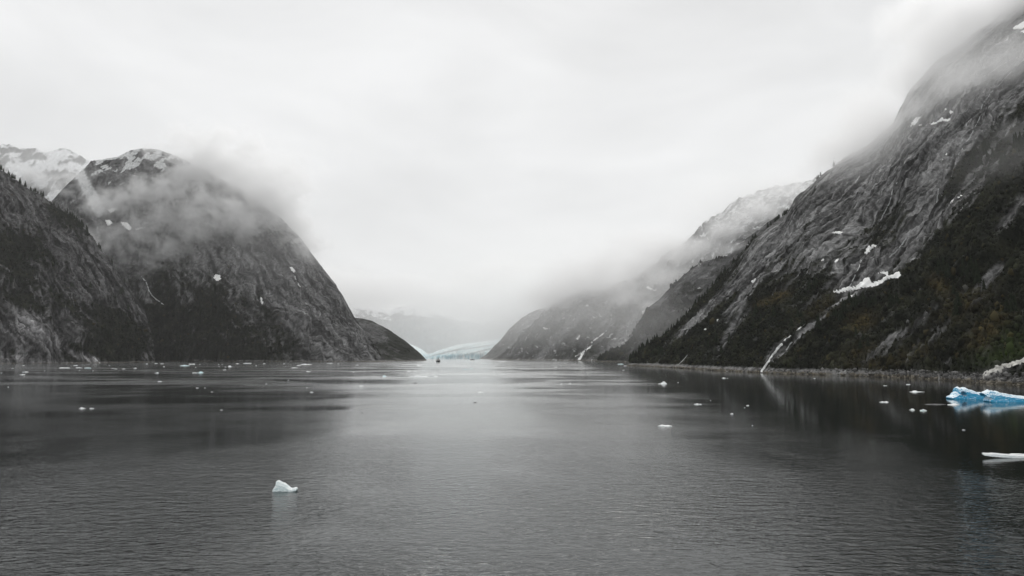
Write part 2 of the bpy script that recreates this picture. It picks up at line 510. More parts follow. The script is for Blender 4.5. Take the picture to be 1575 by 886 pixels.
# ------------------------------------------------------------------ the near spur on the left
def col_left(f):
    vb = blobs(f.px, f.py, [(20, 385, 55, 35, 20, .9), (100, 330, 60, 18, 35, .6), (40, 470, 50, 22, 30, .6), (120, 545, 40, 18, 0, .6),
                            (185, 525, 45, 45, 40, .9), (90, 455, 60, 14, 30, .5), (20, 545, 50, 8, 10, .5), (160, 480, 40, 14, 40, .4)])
    nz = 0.5 * fbm((f.ss + f.w * 30) / 70, f.t / 220, 4) + 0.35 * f.led + 0.8 * fbm((f.ss + f.w * 30) / 15, f.t / 110, 4, .6)
    pale_slabs = blobs(f.px, f.py, [(45, 505, 30, 22, 35, .9), (75, 525, 20, 16, 40, .5), (135, 550, 26, 6, 15, .8), (40, 552, 50, 5, 8, .5)])  # paler bare slabs and waterline rock
    veg = smooth(-0.05, 0.3, -0.22 + vb * 1.0 + nz * 0.7 - pale_slabs)
    c = rock_cols(f, 0.012, 0.20, (1, 0.99, 1.0)) * (1 + 1.6 * np.clip(pale_slabs, 0, 1))[..., None]
    v = mixc(np.broadcast_to(VEG, c.shape), np.broadcast_to(VEG2, c.shape), smooth(0.0, 0.6, fbm(f.s / 40, f.t / 35, 4)))
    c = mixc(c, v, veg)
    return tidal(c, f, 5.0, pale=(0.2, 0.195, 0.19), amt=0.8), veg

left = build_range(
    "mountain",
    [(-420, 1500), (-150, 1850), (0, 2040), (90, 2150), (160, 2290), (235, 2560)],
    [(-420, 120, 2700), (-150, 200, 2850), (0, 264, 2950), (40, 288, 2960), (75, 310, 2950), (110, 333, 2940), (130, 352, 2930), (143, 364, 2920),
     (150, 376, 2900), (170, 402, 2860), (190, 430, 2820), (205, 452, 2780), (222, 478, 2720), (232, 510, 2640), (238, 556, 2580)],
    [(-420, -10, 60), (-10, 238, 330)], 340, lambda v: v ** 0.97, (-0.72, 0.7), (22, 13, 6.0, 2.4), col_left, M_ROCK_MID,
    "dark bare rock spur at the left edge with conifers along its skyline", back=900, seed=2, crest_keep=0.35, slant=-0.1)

# ------------------------------------------------------------------ the great dome behind it
def col_dome(f):
    low = smooth(430, 90, f.h)
    vb = blobs(f.px, f.py, [(260, 500, 80, 50, 0, .35), (330, 450, 60, 50, 30, .2), (370, 540, 90, 20, 0, .3), (250, 420, 40, 40, 0, .3)])
    rb = blobs(f.px, f.py, [(470, 430, 45, 130, -25, .8), (520, 520, 40, 50, -30, .5), (420, 400, 40, 60, -30, .3)])
    nz = 0.55 * fbm((f.ss + f.w * 30) / 80, f.t / 260, 4) + 0.35 * f.led + 0.8 * fbm((f.ss + f.w * 30) / 17, f.t / 120, 4, .6)
    veg = smooth(-0.05, 0.35, -0.15 + 0.35 * low + vb - rb + nz * 0.6)
    c = rock_cols(f, 0.04, 0.29)
    v = mixc(np.broadcast_to(VEG, c.shape), np.broadcast_to(VEG2, c.shape), smooth(0.0, 0.6, fbm(f.s / 40, f.t / 35, 4)))
    c = mixc(c, v, veg)
    c = tidal(c, f, 5.5, pale=(0.26, 0.255, 0.25), amt=0.9)
    sn = smooth(0.16, 0.28, fbm(f.s / 55, f.t / 60, 5, .6) + 0.45 * smooth(900, 1130, f.h) - 0.1) * smooth(760, 900, f.h)
    sn = np.maximum(sn, smooth(.35, .6, blobs(f.px, f.py, [(135, 290, 22, 10, 60, 1), (120, 265, 12, 8, 50, 1), (150, 320, 16, 10, 60, .9)]) + 0.5 * fbm(f.s / 30, f.t / 30, 4)))
    return mixc(c, np.broadcast_to((0.72, 0.73, 0.73), c.shape), sn), veg

dome = build_range(
    "mountain",
    [(60, 3150), (200, 3000), (300, 2860), (420, 2760), (535, 2690), (575, 2760), (592, 2850)],
    [(60, 330, 3900), (100, 288, 3900), (140, 248, 3900), (180, 240, 3880), (195, 232, 3860), (220, 228, 3850), (245, 230, 3830), (268, 238, 3800), (300, 252, 3760),
     (340, 275, 3700), (380, 298, 3650), (420, 326, 3560), (440, 345, 3500), (462, 366, 3440), (478, 387, 3400), (493, 407, 3350), (505, 423, 3300),
     (516, 437, 3260), (524, 449, 3220), (533, 463, 3180), (545, 487, 3120), (560, 508, 3050), (575, 532, 2960), (592, 555, 2880)],
    [(60, 592, 430)], 350, lambda v: v ** 0.92, (-0.6, 0.8), (24, 13, 6.0, 2.4), col_dome, M_ROCK_MID,
    "tall rounded grey mountain left of the channel wrapped in mist", back=900, seed=3, crest_keep=0.3, slant=-0.1)

# ------------------------------------------------------------------ low headland at its foot
def col_head(f):
    nz = 0.7 * fbm(f.s / 90, f.t / 110, 4) + 0.4 * f.led
    veg = smooth(-0.2, 0.3, 0.1 + nz + blobs(f.px, f.py, [(625, 530, 40, 14, 35, .5)]) - blobs(f.px, f.py, [(560, 510, 20, 14, 50, .5), (590, 515, 20, 8, 30, .4)]))
    c = rock_cols(f, 0.07, 0.20)
    c = mixc(c, np.broadcast_to(VEG * 1.3, c.shape), veg)
    return tidal(c, f, 5.5, pale=(0.24, 0.235, 0.23), amt=0.8), veg

head = build_range(
    "mountain",
    [(500, 2950), (560, 2920), (600, 3000), (640, 3180), (656, 3350)],
    [(500, 470, 3900), (530, 484, 3850), (546, 489, 3820), (558, 490, 3800), (572, 494, 3780), (590, 503, 3720), (605, 512, 3660), (620, 521, 3600),
     (636, 534, 3520), (648, 545, 3440), (656, 553.6, 3380)],
    [(500, 656, 170)], 120, lambda v: v ** 0.95, (-0.7, 0.7), (16, 9, 4.0, 1.8), col_head, M_ROCK_MID,
    "low dark headland sloping down to the channel beside the glacier", back=500, seed=4, crest_keep=0.3, slant=-0.3)

# ------------------------------------------------------------------ snow mountain at far left
def col_snow(f):
    n = fbm(f.s / 150, f.t / 110, 5) + 0.5 * fbm(f.ss / 40, f.t / 90, 4)
    sn = smooth(-0.1, 0.1, n + 0.2 * smooth(700, 1500, f.h) - 0.16)
    c = rock_cols(f, 0.08, 0.2)
    return mixc(c, np.broadcast_to((0.75, 0.76, 0.77), c.shape), sn), 0 * sn

snowm = build_range(
    "mountain",
    [(-420, 3600), (260, 4200)],
    [(-420, 190, 5600), (-150, 210, 5600), (0, 221, 5600), (15, 223, 5600), (30, 229, 5600), (55, 228, 5600), (70, 236, 5600), (78, 233, 5600), (88, 229, 5600), (102, 229, 5600),
     (122, 238, 5600), (140, 249, 5600), (200, 290, 5600), (260, 340, 5600)],
    [(-420, 0, 40), (0, 260, 200)], 150, lambda v: v ** 1.3, (-0.3, 1.0), (40, 16, 6, 2), col_snow, M_ROCK_FAR,
    "snow covered peak behind the left spur under the cloud", back=900, seed=5, crest_keep=0.25, scale=1.2)

# ------------------------------------------------------------------ far walls on the right, one behind the other
def col_far_right(f):
    low = smooth(420, 60, f.h)
    slab = blobs(f.px, f.py, [(960, 520, 50, 9, -50, 1.2), (985, 490, 30, 9, -45, 1.0), (845, 530, 40, 4, -50, .6), (880, 500, 50, 4, -50, .6)])
    nz = 0.55 * fbm((f.ss + f.w * 30) / 80, f.t / 260, 4) + 0.35 * f.led + 0.8 * fbm((f.ss + f.w * 30) / 17, f.t / 120, 4, .6)
    veg = smooth(-0.1, 0.35, -0.05 + 0.25 * low - slab + nz * 0.6)
    c = rock_cols(f, 0.08, 0.21)
    c = c * (1 + 0.8 * np.clip(slab, 0, 1))[..., None]
    c = mixc(c, np.broadcast_to(VEG * 1.4, c.shape), veg)
    c = tidal(c, f, 6, pale=(0.25, 0.245, 0.24), amt=0.8)
    sn = smooth(0.25, 0.34, fbm(f.ss / 34, f.t / 44, 5, .65) + 0.30 * smooth(430, 900, f.h) - 0.06)
    return mixc(c, np.broadcast_to((0.72, 0.73, 0.73), c.shape), sn), veg

wall_b = build_range(
    "mountain",
    [(757, 3950), (800, 3650), (860, 3400), (920, 3220), (1000, 3050), (1300, 2700)],
    [(757, 552.5, 3980), (764, 550, 4000), (782, 537, 4030), (800, 519, 4050), (818, 501, 4080), (838, 481, 4100), (856, 466, 4120), (890, 452, 4150), (927, 449, 4180), (950, 438, 4200),
     (983, 424, 4250), (1020, 400, 4300), (1062, 362, 4350), (1080, 345, 4400), (1100, 333, 4430), (1135, 308, 4480), (1165, 296, 4500), (1195, 289, 4500), (1300, 265, 4500)],
    [(757, 1120, 330), (1120, 1300, 60)], 220, lambda v: v ** 1.0, (0.62, 0.78), (26, 15, 7.0, 2.6), col_far_right, M_ROCK_FAR,
    "hazy grey mountainside with snow gullies across the channel", back=900, seed=6, crest_keep=1.0, slant=0.0)

def col_far_c(f):
    nz = 0.7 * fbm(f.s / 110, f.t / 130, 4) + 0.4 * f.led
    veg = smooth(-0.1, 0.35, 0.25 * smooth(300, 60, f.h) + 0.05 + nz * 0.7)
    c = rock_cols(f, 0.08, 0.22)
    c = mixc(c, np.broadcast_to(VEG * 1.3, c.shape), veg)
    sn = smooth(0.42, 0.5, fbm(f.s / 60, f.t / 50, 5) + 0.12 * smooth(250, 500, f.h))
    c = mixc(c, np.broadcast_to((0.7, 0.7, 0.7), c.shape), sn)
    return tidal(c, f, 5, pale=(0.22, 0.215, 0.21), amt=0.8), veg

wall_c = build_range(
    "mountain",
    [(917, 2780), (950, 2640), (1000, 2450), (1200, 2150)],
    [(917, 555.5, 2800), (925, 549, 2810), (932, 543, 2815), (962, 531, 2840), (975, 511, 2850), (985, 492, 2860), (995, 475, 2870), (1015, 461, 2880), (1040, 436, 2900),
     (1062, 415, 2920), (1078, 405, 2930), (1116, 392, 2950), (1150, 366, 2980), (1200, 330, 3000)],
    [(917, 1200, 230)], 170, lambda v: v ** 1.0, (0.7, 0.7), (20, 11, 5.0, 2.0), col_far_c, M_ROCK_MID,
    "misty wooded shoulder just behind the near right wall", back=600, seed=7, crest_keep=0.3)

wall_a = build_range(
    "mountain",
    [(738, 4780), (780, 4500), (900, 4300), (1100, 4600)],
    [(738, 551.5, 4800), (747, 546, 4850), (762, 530, 4900), (782, 506, 4950), (800, 490, 5000), (818, 479, 5050), (860, 462, 5100), (900, 455, 5100), (1000, 470, 5100), (1100, 556, 5100)],
    [(738, 1100, 200)], 110, lambda v: v ** 1.0, (0.6, 0.8), (26, 15, 7, 2.6), col_far_right, M_ROCK_FAR,
    "pale farthest rock wall on the right beside the glacier", back=700, seed=8, crest_keep=0.3)

# ------------------------------------------------------------------ mountain behind the glacier
def col_back(f):
    n = fbm(f.s / 160, f.t / 120, 5) + 0.4 * fbm(f.ss / 40, f.t / 90, 4)
    sn = smooth(-0.05, 0.22, n + 0.9 * smooth(330, 640, f.h) - 0.5)
    c = rock_cols(f, 0.07, 0.17)
    return mixc(c, np.broadcast_to((0.72, 0.73, 0.74), c.shape), sn), 0 * sn

backm = build_range(
    "mountain",
    [(430, 7600), (665, 7300), (900, 7600)],
    [(430, 440, 9600), (500, 452, 9600), (538, 463, 9600), (560, 474, 9600), (576, 472, 9600), (600, 477, 9600), (618, 471, 9600), (640, 469, 9600), (660, 479, 9600), (700, 490, 9600),
     (740, 497, 9600), (770, 492, 9600), (800, 480, 9600), (900, 450, 9600)],
    [(430, 900, 300)], 110, lambda v: v ** 0.9, (0.1, 1.0), (45, 18, 7, 3), col_back, M_ROCK_FAR,
    "faint snow streaked mountain behind the glacier", back=900, seed=9, crest_keep=0.3, scale=1.5)

# ------------------------------------------------------------------ the glacier
def col_ice(f):
    n = fbm(f.s / 60, f.t / 120, 4)
    c = mixc(np.broadcast_to((0.66, 0.79, 0.81), f.G.shape), np.broadcast_to((0.82, 0.88, 0.88), f.G.shape), smooth(-.3, .3, n))
    front = smooth(45, 18, f.h) * smooth(-.3, .2, fbm(f.s / 25, f.t / 60, 3))
    c = mixc(c, np.broadcast_to((0.22, 0.44, 0.52), f.G.shape), front * .85)
    cre = smooth(.62, .9, ridged(f.s / 70, f.t / 16, 3))
    c = c * (1 - 0.16 * cre)[..., None]
    mor = blobs(f.px, f.py, [(690, 541, 40, 1.0, -14, 1), (735, 534, 30, .9, -9, .9), (720, 545, 30, 1.0, -14, .8), (757, 536, 20, .9, -12, .8)])
    return mixc(c, np.broadcast_to((0.16, 0.18, 0.18), f.G.shape), np.clip(mor, 0, 1) * .8), 0 * n

def ice_prof(cliff):
    def p(v):
        return np.where(v < 0.012, cliff * v / 0.012, cliff + (1 - cliff) * ((v - 0.012) / 0.988) ** 0.75)
    return p

def crevasse(r, amp):
    """serac fins along the terminus and crevasses across the surface"""
    pass

glacier = build_range(
    "glacier",
    [(640, 4850), (700, 4900), (760, 4850), (850, 4800)],
    [(640, 548, 7000), (664, 543.5, 7000), (676, 538.5, 7050), (690, 534, 7100), (705, 530.5, 7150), (720, 528, 7200), (745, 525, 7300), (775, 520, 7400), (850, 508, 7400)],
    [(640, 850, 420)], 170, ice_prof(0.24), (0.25, 1.0), (3, 5, 9, 6), col_ice, M_GLACIER,
    "pale blue tidewater glacier flowing down to the head of the fjord", back=500, seed=10, crest_keep=0.2, slant=0.0, scale=0.8)
glacier.obj["category"] = "glacier"
lobe = build_range(
    "glacier",
    [(560, 4900), (664, 4950), (668, 4950)],
    [(560, 500, 6500), (600, 517, 6500), (625, 527, 6400), (638, 532, 6300), (648, 537, 6200), (656, 543, 6000), (662, 549, 5500), (668, 551, 5100)],
    [(560, 668, 200)], 120, ice_prof(0.2), (-0.3, 1.0), (3, 4, 4, 2.5), col_ice, M_GLACIER,
    "smaller pale ice lobe curving down behind the dark headland", back=400, seed=11, crest_keep=0.2, slant=0.0, scale=0.8)
lobe.obj["category"] = "glacier"

# ------------------------------------------------------------------ snow patches, waterfalls and gravel lying on the walls
def inside(px, py, poly):
    poly = np.asarray(poly, float)
    res = np.zeros(px.shape, bool)
    x0, y0 = poly[-1]
    for x1, y1 in poly:
        c = ((y0 > py) != (y1 > py)) & (px < (x1 - x0) * (py - y0) / ((y1 - y0) if y1 != y0 else 1e-9) + x0)
        res ^= c
        x0, y0 = x1, y1
    return res

CLEAR = []
def patch(r, name, poly, mat, thick=1.2, rag=1.2, label=None):
    """a sheet with a raised edge lying on a mountainside"""
    sl = slice(r.r0, r.r0 + r.rows)
    px, py, f = r.px[:, sl], r.py[:, sl], r.f
    poly = np.asarray(poly, float)
    x0, y0 = poly.min(0) - 4; x1, y1 = poly.max(0) + 4
    box = (px > x0) & (px < x1) & (py > y0) & (py < y1)
    if not box.any(): return None
    jx = rag * fbm(f.s[:, sl] / 9 + 3, f.t[:, sl] / 9, 3) * 2; jy = rag * fbm(f.s[:, sl] / 9 + 40, f.t[:, sl] / 9 + 7, 3) * 2
    m = inside(px + jx, py + jy, poly) & box
    q = m[:-1, :-1] & m[1:, :-1] & m[1:, 1:] & m[:-1, 1:]
    if q.sum() < 3: return None
    used = np.zeros(px.shape, bool)
    for a in (slice(None, -1), slice(1, None)):
        for b in (slice(None, -1), slice(1, None)):
            used[a, b] |= q
    full = np.ones(px.shape, int) * 0
    for a in (slice(None, -1), slice(1, None)):
        for b in (slice(None, -1), slice(1, None)):
            full[a, b] += q
    ii, jj = np.where(used)
    vid = -np.ones(px.shape, int); vid[ii, jj] = np.arange(len(ii))
    G, nn = r.G[:, sl], r.nn[:, sl]
    edge = full[ii, jj] < 4
    V = G[ii, jj] + nn[ii, jj] * np.where(edge, 0.05, thick)[:, None] + np.array((0, 0, .25)) * (~edge)[:, None]
    a, b = np.where(q)
    CLEAR.append(np.stack([px[ii, jj], py[ii, jj]], -1))
    Q = np.stack([vid[a, b], vid[a + 1, b], vid[a + 1, b + 1], vid[a, b + 1]], -1)
    o = mesh_obj(name, V, Q, mat, r.obj, True)
    if label: o["label"] = label
    return o

def spot(r, px, py):
    sl = slice(r.r0, r.r0 + r.rows)
    d = (r.px[:, sl] - px) ** 2 + (r.py[:, sl] - py) ** 2
    i, j = np.unravel_index(np.argmin(d), d.shape)
    return r.G[i, j + r.r0], r.nn[i, j + r.r0]

def ribbon(r, name, line, width, mat, lift=0.9, wob=0.8, label=None):
    """falling water: a strip with a rounded back running down the wall"""
    line = np.asarray(line, float)
    seg = np.linalg.norm(np.diff(line, axis=0), axis=1); cum = np.concatenate([[0], np.cumsum(seg)])
    n = max(int(cum[-1] / 1.6), 4)
    tt = np.linspace(0, cum[-1], n)
    X = np.interp(tt, cum, line[:, 0]) + wob * fbm(tt / 7 + line[0, 0], tt * 0, 3); Y = np.interp(tt, cum, line[:, 1])
    CLEAR.append(np.stack([X, Y], -1))
    pts = [spot(r, a, b) for a, b in zip(X, Y)]
    P = np.array([p for p, _ in pts]); Nn = np.array([q for _, q in pts])
    for _ in range(2):
        P[1:-1] = (P[:-2] + 2 * P[1:-1] + P[2:]) / 4
    T = np.gradient(P, axis=0); T /= np.maximum(np.linalg.norm(T, axis=1, keepdims=True), 1e-5)
    Sd = np.cross(T, Nn); Sd /= np.maximum(np.linalg.norm(Sd, axis=1, keepdims=True), 1e-5)
    w = width * (0.55 + 0.5 * np.clip(0.5 + fbm(tt / 5 + 7, tt * 0 + line[0, 1], 3), 0, 1.3))[:, None]
    lo, md, hi = P - Sd * w * .5 + Nn * .1, P + Nn * lift, P + Sd * w * .5 + Nn * .1
    V = np.stack([lo, md, hi], 1).reshape(-1, 3)
    Q = []
    for k in range(n - 1):
        Q += [(3 * k, 3 * k + 1, 3 * k + 4, 3 * k + 3), (3 * k + 1, 3 * k + 2, 3 * k + 5, 3 * k + 4)]
    o = mesh_obj(name, V, np.array(Q), mat, r.obj, True)
    if label: o["label"] = label
    return o

def Z(ox, oy, pts, k=3.9375):
    return [(ox + x / k, oy + y / k) for x, y in pts]

for ox, oy, pts in [
    (1175, 400, [(400, 195), (440, 180), (490, 162), (560, 150), (620, 108), (640, 100), (650, 122), (640, 132), (690, 120), (740, 100), (735, 85), (690, 88), (685, 75), (720, 63),
                 (757, 72), (752, 95), (780, 80), (820, 66), (832, 95), (815, 112), (760, 118), (700, 150), (660, 165), (600, 170), (560, 184), (510, 194), (450, 203)]),
    (1175, 400, [(505, 228), (520, 212), (540, 212), (530, 230)]),
    (1175, 200, [(598, 748), (632, 702), (660, 690), (690, 698), (655, 727), (628, 755)]),
    (1175, 200, [(398, 624), (430, 610), (482, 614), (472, 633), (440, 631)]),
    (1175, 200, [(343, 792), (378, 764), (392, 770), (366, 800)]),
    (1175, 200, [(412, 804), (450, 774), (455, 782), (440, 806)]),
    (1175, 200, [(548, 694), (585, 676), (588, 686), (570, 698)]),
    (1175, 200, [(1097, 464), (1138, 426), (1200, 386), (1205, 396), (1192, 408), (1130, 456)]),
    (1175, 200, [(1062, 188), (1078, 172), (1094, 166), (1090, 182)]), (1175, 200, [(1092, 146), (1105, 136), (1118, 138), (1110, 158)]),
    (1175, 200, [(1140, 75), (1158, 68), (1152, 80)]), (1175, 200, [(1300, 32), (1316, 28), (1312, 42)]),
    (1175, 0, [(868, 772), (900, 728), (930, 702), (955, 706), (932, 742), (900, 768)]),
    (1175, 0, [(928, 765), (945, 750), (970, 746), (960, 764)]),
    (1175, 0, [(983, 753), (1020, 738), (1060, 722), (1085, 704), (1092, 720), (1132, 712), (1128, 738), (1070, 738), (1040, 756)]),
    (1175, 0, [(1085, 664), (1100, 654), (1118, 658), (1100, 672)]), (1175, 0, [(1108, 682), (1135, 662), (1152, 678), (1140, 698), (1120, 692)]),
    (1175, 0, [(1488, 182), (1530, 150), (1600, 115), (1620, 150), (1575, 175), (1545, 178)]), (1175, 0, [(1528, 198), (1560, 184), (1620, 180), (1600, 204)]),
    (1175, 0, [(1256, 382), (1275, 366), (1298, 358), (1280, 378)]),
    (900, 400, [(1000, 134), (1018, 116), (1038, 106), (1034, 130), (1015, 142)]),
    (900, 400, [(786, 372), (800, 356), (812, 358), (800, 374)]), (900, 400, [(718, 426), (730, 412), (740, 416), (730, 428)]),
]:
    patch(right, "snow_patch", Z(ox, oy, pts), M_SNOW, 1.0, 0.7)
ribbon(right, "stream_bed", [(1514, 576.5), (1528, 570), (1545, 563.5), (1562, 559), (1580, 555), (1605, 549)], 9.0, M_GRAVEL, 1.2, 0.4,
       "pale gravel stream bed reaching the beach")
M_THIN = plain_mat("thin_white_water", (0.30, 0.31, 0.31), 0.5, 0.3, 0.15)
ribbon(right, "waterfall", Z(900, 400, [(1332, 393), (1300, 415), (1270, 448), (1215, 485), (1170, 530), (1130, 590), (1095, 640), (1065, 683)]), 5.0, M_FALLS, 2.2,
       label="white waterfall running down to the right shore")
for ln, w in [
    (Z(900, 400, [(1250, 495), (1215, 550)]), 2.0), (Z(900, 400, [(620, 575), (595, 605), (565, 637)]), 2.2),
    (Z(1175, 200, [(808, 315), (775, 380), (765, 430), (735, 490), (705, 550)]), 2.0), (Z(1175, 200, [(880, 630), (840, 690), (760, 775)]), 2.4),
    (Z(1175, 0, [(1570, 300), (1510, 420), (1420, 520), (1380, 555), (1320, 640), (1305, 720), (1240, 850)]), 2.0),
    (Z(1175, 400, [(590, 0), (570, 60), (520, 160)]), 2.0), (Z(1175, 200, [(1270, 0), (1200, 120), (1120, 230), (1060, 330), (1045, 450)]), 1.8)]:
    ribbon(right, "rivulet", ln, w, M_THIN)

for ox, oy, pts in [
    (350, 400, [(193, 218), (212, 230), (222, 265), (206, 276), (195, 245)]), (350, 400, [(372, 36), (395, 42), (414, 65), (406, 82), (385, 68)]),
    (350, 400, [(402, 92), (412, 98), (418, 122), (408, 118)]), (350, 400, [(418, 132), (432, 138), (448, 168), (434, 164)]),
    (350, 400, [(470, 256), (482, 258), (480, 270), (472, 268)]),
    (300, 220, [(105, 818), (122, 792), (150, 796), (162, 826), (135, 843)]),
    (0, 200, [(630, 535), (670, 542), (688, 566), (650, 584)]), (0, 200, [(725, 552), (772, 556), (804, 592), (785, 614), (740, 584)]),
    (0, 200, [(800, 602), (850, 588), (904, 566), (892, 588), (830, 610)]), (0, 200, [(640, 482), (690, 468), (724, 474), (670, 504)]),
]:
    patch(dome, "snow_patch", Z(ox, oy, pts), M_SNOW, 1.5, 0.6)
ribbon(dome, "waterfall", Z(0, 380, [(860, 180), (890, 220), (900, 260), (920, 295), (960, 325), (990, 350)]), 5.0, M_FALLS, label="thin broken cascade on the dark lower slope")
ribbon(left, "waterfall", Z(0, 540, [(1130, 70), (1165, 105), (1210, 148)], 7.875), 3.5, M_FALLS, label="short white runnel at the foot of the spur")
for ox, oy, pts in [
    (640, 400, [(930, 604), (1000, 556), (1060, 512), (1074, 518), (1022, 562), (995, 607), (972, 607), (995, 572)]), (640, 400, [(960, 478), (988, 446), (1000, 452), (982, 484)]),
    (640, 400, [(752, 398), (775, 406), (803, 412), (792, 428), (765, 418)]), (640, 400, [(876, 356), (890, 346), (908, 350), (890, 364)]),
    (640, 400, [(1356, 314), (1372, 302), (1394, 298), (1376, 330)]), (640, 400, [(1238, 394), (1257, 396), (1248, 412)]),
    (640, 400, [(1385, 160), (1410, 150), (1420, 170), (1460, 178), (1450, 190), (1400, 180)]), (640, 400, [(935, 568), (950, 560), (952, 572)]),
    (640, 400, [(680, 510), (692, 506), (692, 518)]),
]:
    patch(wall_b, "snow_patch", Z(ox, oy, pts), M_SNOW, 1.5, 0.5)
ribbon(wall_b, "snow_gully", Z(640, 400, [(1155, 428), (1110, 465), (1060, 500)]), 9.0, M_SNOW)

# ------------------------------------------------------------------ conifers one can tell apart
RNG = random.Random(11)
def crown_mesh(seed):
    rg = random.Random(seed)
    V, Fc = [], []
    tiers = 8
    lean = (rg.uniform(-.03, .03), rg.uniform(-.03, .03))
    for k in range(tiers):
        f0 = k / tiers
        z0 = 0.12 + 0.84 * f0
        ztop = min(1.0, z0 + 0.25 * (1.1 - f0 * .5))
        rad = 0.21 * (1 - f0) ** 0.8 + 0.02
        n = 9
        a0 = rg.random() * 6.28
        b = len(V)
        V.append((lean[0] * ztop, lean[1] * ztop, ztop))
        for i in range(2 * n):
            a = a0 + math.pi * i / n
            rr = rad * (rg.uniform(0.75, 1.3) if i % 2 == 0 else rg.uniform(0.3, 0.5))
            dz = -0.05 * rr / 0.2 if i % 2 == 0 else 0.035
            V.append((lean[0] * z0 + rr * math.cos(a), lean[1] * z0 + rr * math.sin(a), z0 + dz + rg.uniform(-.012, .012)))
        for i in range(2 * n):
            Fc.append((b, b + 1 + i, b + 1 + (i + 1) % (2 * n)))
    me = bpy.data.meshes.new("crown")
    me.from_pydata(V, [], Fc); me.materials.append(M_NEEDLES)
    return me
def trunk_mesh():
    V, Fc = [], []
    for k, (z, r) in enumerate([(-0.08, .022), (0.15, .018), (0.6, .010), (0.97, .003)]):
        for i in range(6):
            V.append((r * math.cos(i * 1.047), r * math.sin(i * 1.047), z))
    for k in range(3):
        for i in range(6):
            Fc.append((6 * k + i, 6 * k + (i + 1) % 6, 6 * k + 6 + (i + 1) % 6, 6 * k + 6 + i))
    me = bpy.data.meshes.new("trunk"); me.from_pydata(V, [], Fc); me.materials.append(M_BARK)
    return me
CROWNS = [crown_mesh(i) for i in range(6)]
TRUNK = trunk_mesh()
def conifer(p, h, label, group):
    e = bpy.data.objects.new("conifer_tree", None); e.empty_display_size = 1
    link(e); e.location = p
    e.rotation_euler = (RNG.uniform(-.05, .05), RNG.uniform(-.05, .05), RNG.random() * 6.28)
    k = h * RNG.uniform(.8, 1.25)
    e.scale = (k, k, h)
    tag(e, label, "tree", group)
    for nm, me in (("trunk", TRUNK), ("crown", CROWNS[RNG.randrange(6)])):
        link(bpy.data.objects.new(nm, me), e)
def crest_trees(r, x0, x1, n, h0, h1, label, group, down=3):
    for _ in range(n):
        x = RNG.uniform(x0, x1)
        row = r.r0 + r.rows - 1 - RNG.randrange(down)
        i = int(np.argmin(np.abs(r.px[:, row] - x)))
        conifer(tuple(r.G[i, row] - np.array((0, 0, .5))), RNG.uniform(h0, h1), label, group)
def slope_trees(r, spots, h0, h1, label, group):
    for x, y, n, sx, sy in spots:
        for _ in range(n):
            P, _n = spot(r, x + RNG.gauss(0, sx), y + RNG.gauss(0, sy))
            if P[2] < 7: continue
            conifer(tuple(P - np.array((0, 0, .6))), RNG.uniform(h0, h1), label, group)

lab = "small conifer standing on the point where the right wall meets the water"
crest_trees(right, 969, 1012, 26, 11, 19, lab, "conifers on the point of the right wall", 10)
lab = "small conifer silhouetted on the skyline ridge of the near right wall"
for a, b, n in [(1010, 1060, 12), (1060, 1135, 18), (1150, 1165, 4), (1180, 1212, 12), (1255, 1285, 6), (1085, 1120, 6)]:
    crest_trees(right, a, b, n, 9, 17, lab, "conifers on the right skyline", 4)
for where, spots in [
    ("just below the large snow patch on the right wall", [(1325, 471, 6, 7, 4), (1340, 470, 4, 5, 4), (1302, 478, 4, 5, 5), (1368, 473, 5, 6, 4)]),
    ("above the head of the white waterfall on the right wall", [(1289, 489, 6, 6, 6), (1260, 500, 4, 10, 8), (1251, 440, 4, 5, 5), (1215, 490, 4, 14, 10)]),
    ("halfway up the right wall beyond the large snow patch", [(1449, 420, 6, 8, 5), (1487, 420, 5, 6, 5), (1503, 428, 4, 5, 5)]),
    ("above the pale gravel stream bed at the right edge", [(1555, 478, 4, 6, 5), (1480, 470, 4, 14, 10)]),
    ("close above the right shore, past the waterfall", [(1325, 529, 4, 5, 5)]),
    ("on the low slope between the right point and the waterfall", [(1160, 500, 4, 14, 10), (1110, 540, 5, 18, 8), (1050, 545, 6, 16, 6), (1015, 545, 6, 10, 6)])]:
    slope_trees(right, spots, 12, 21, "dark conifer " + where, "conifers " + where)
lab = "tall dark conifer high up at the right edge below the cloud"
slope_trees(right, [(1522, 240, 5, 7, 6), (1566, 225, 5, 5, 6), (1505, 255, 4, 8, 6), (1545, 260, 3, 8, 6)], 16, 26, lab, "conifers high on the right wall")
lab = "small conifer on the skyline of the dark left spur"
crest_trees(left, -5, 135, 42, 13, 27, lab, "conifers on the left skyline", 3)
crest_trees(left, 150, 212, 10, 12, 22, lab, "conifers on the left skyline", 4)
lab = "dark conifer in the clump on the face of the left spur"
slope_trees(left, [(20, 395, 10, 12, 7), (48, 400, 8, 10, 5), (115, 345, 6, 14, 8), (140, 440, 4, 20, 20), (200, 470, 6, 8, 16), (60, 440, 5, 30, 12)], 16, 28, lab, "conifers on the face of the left spur")

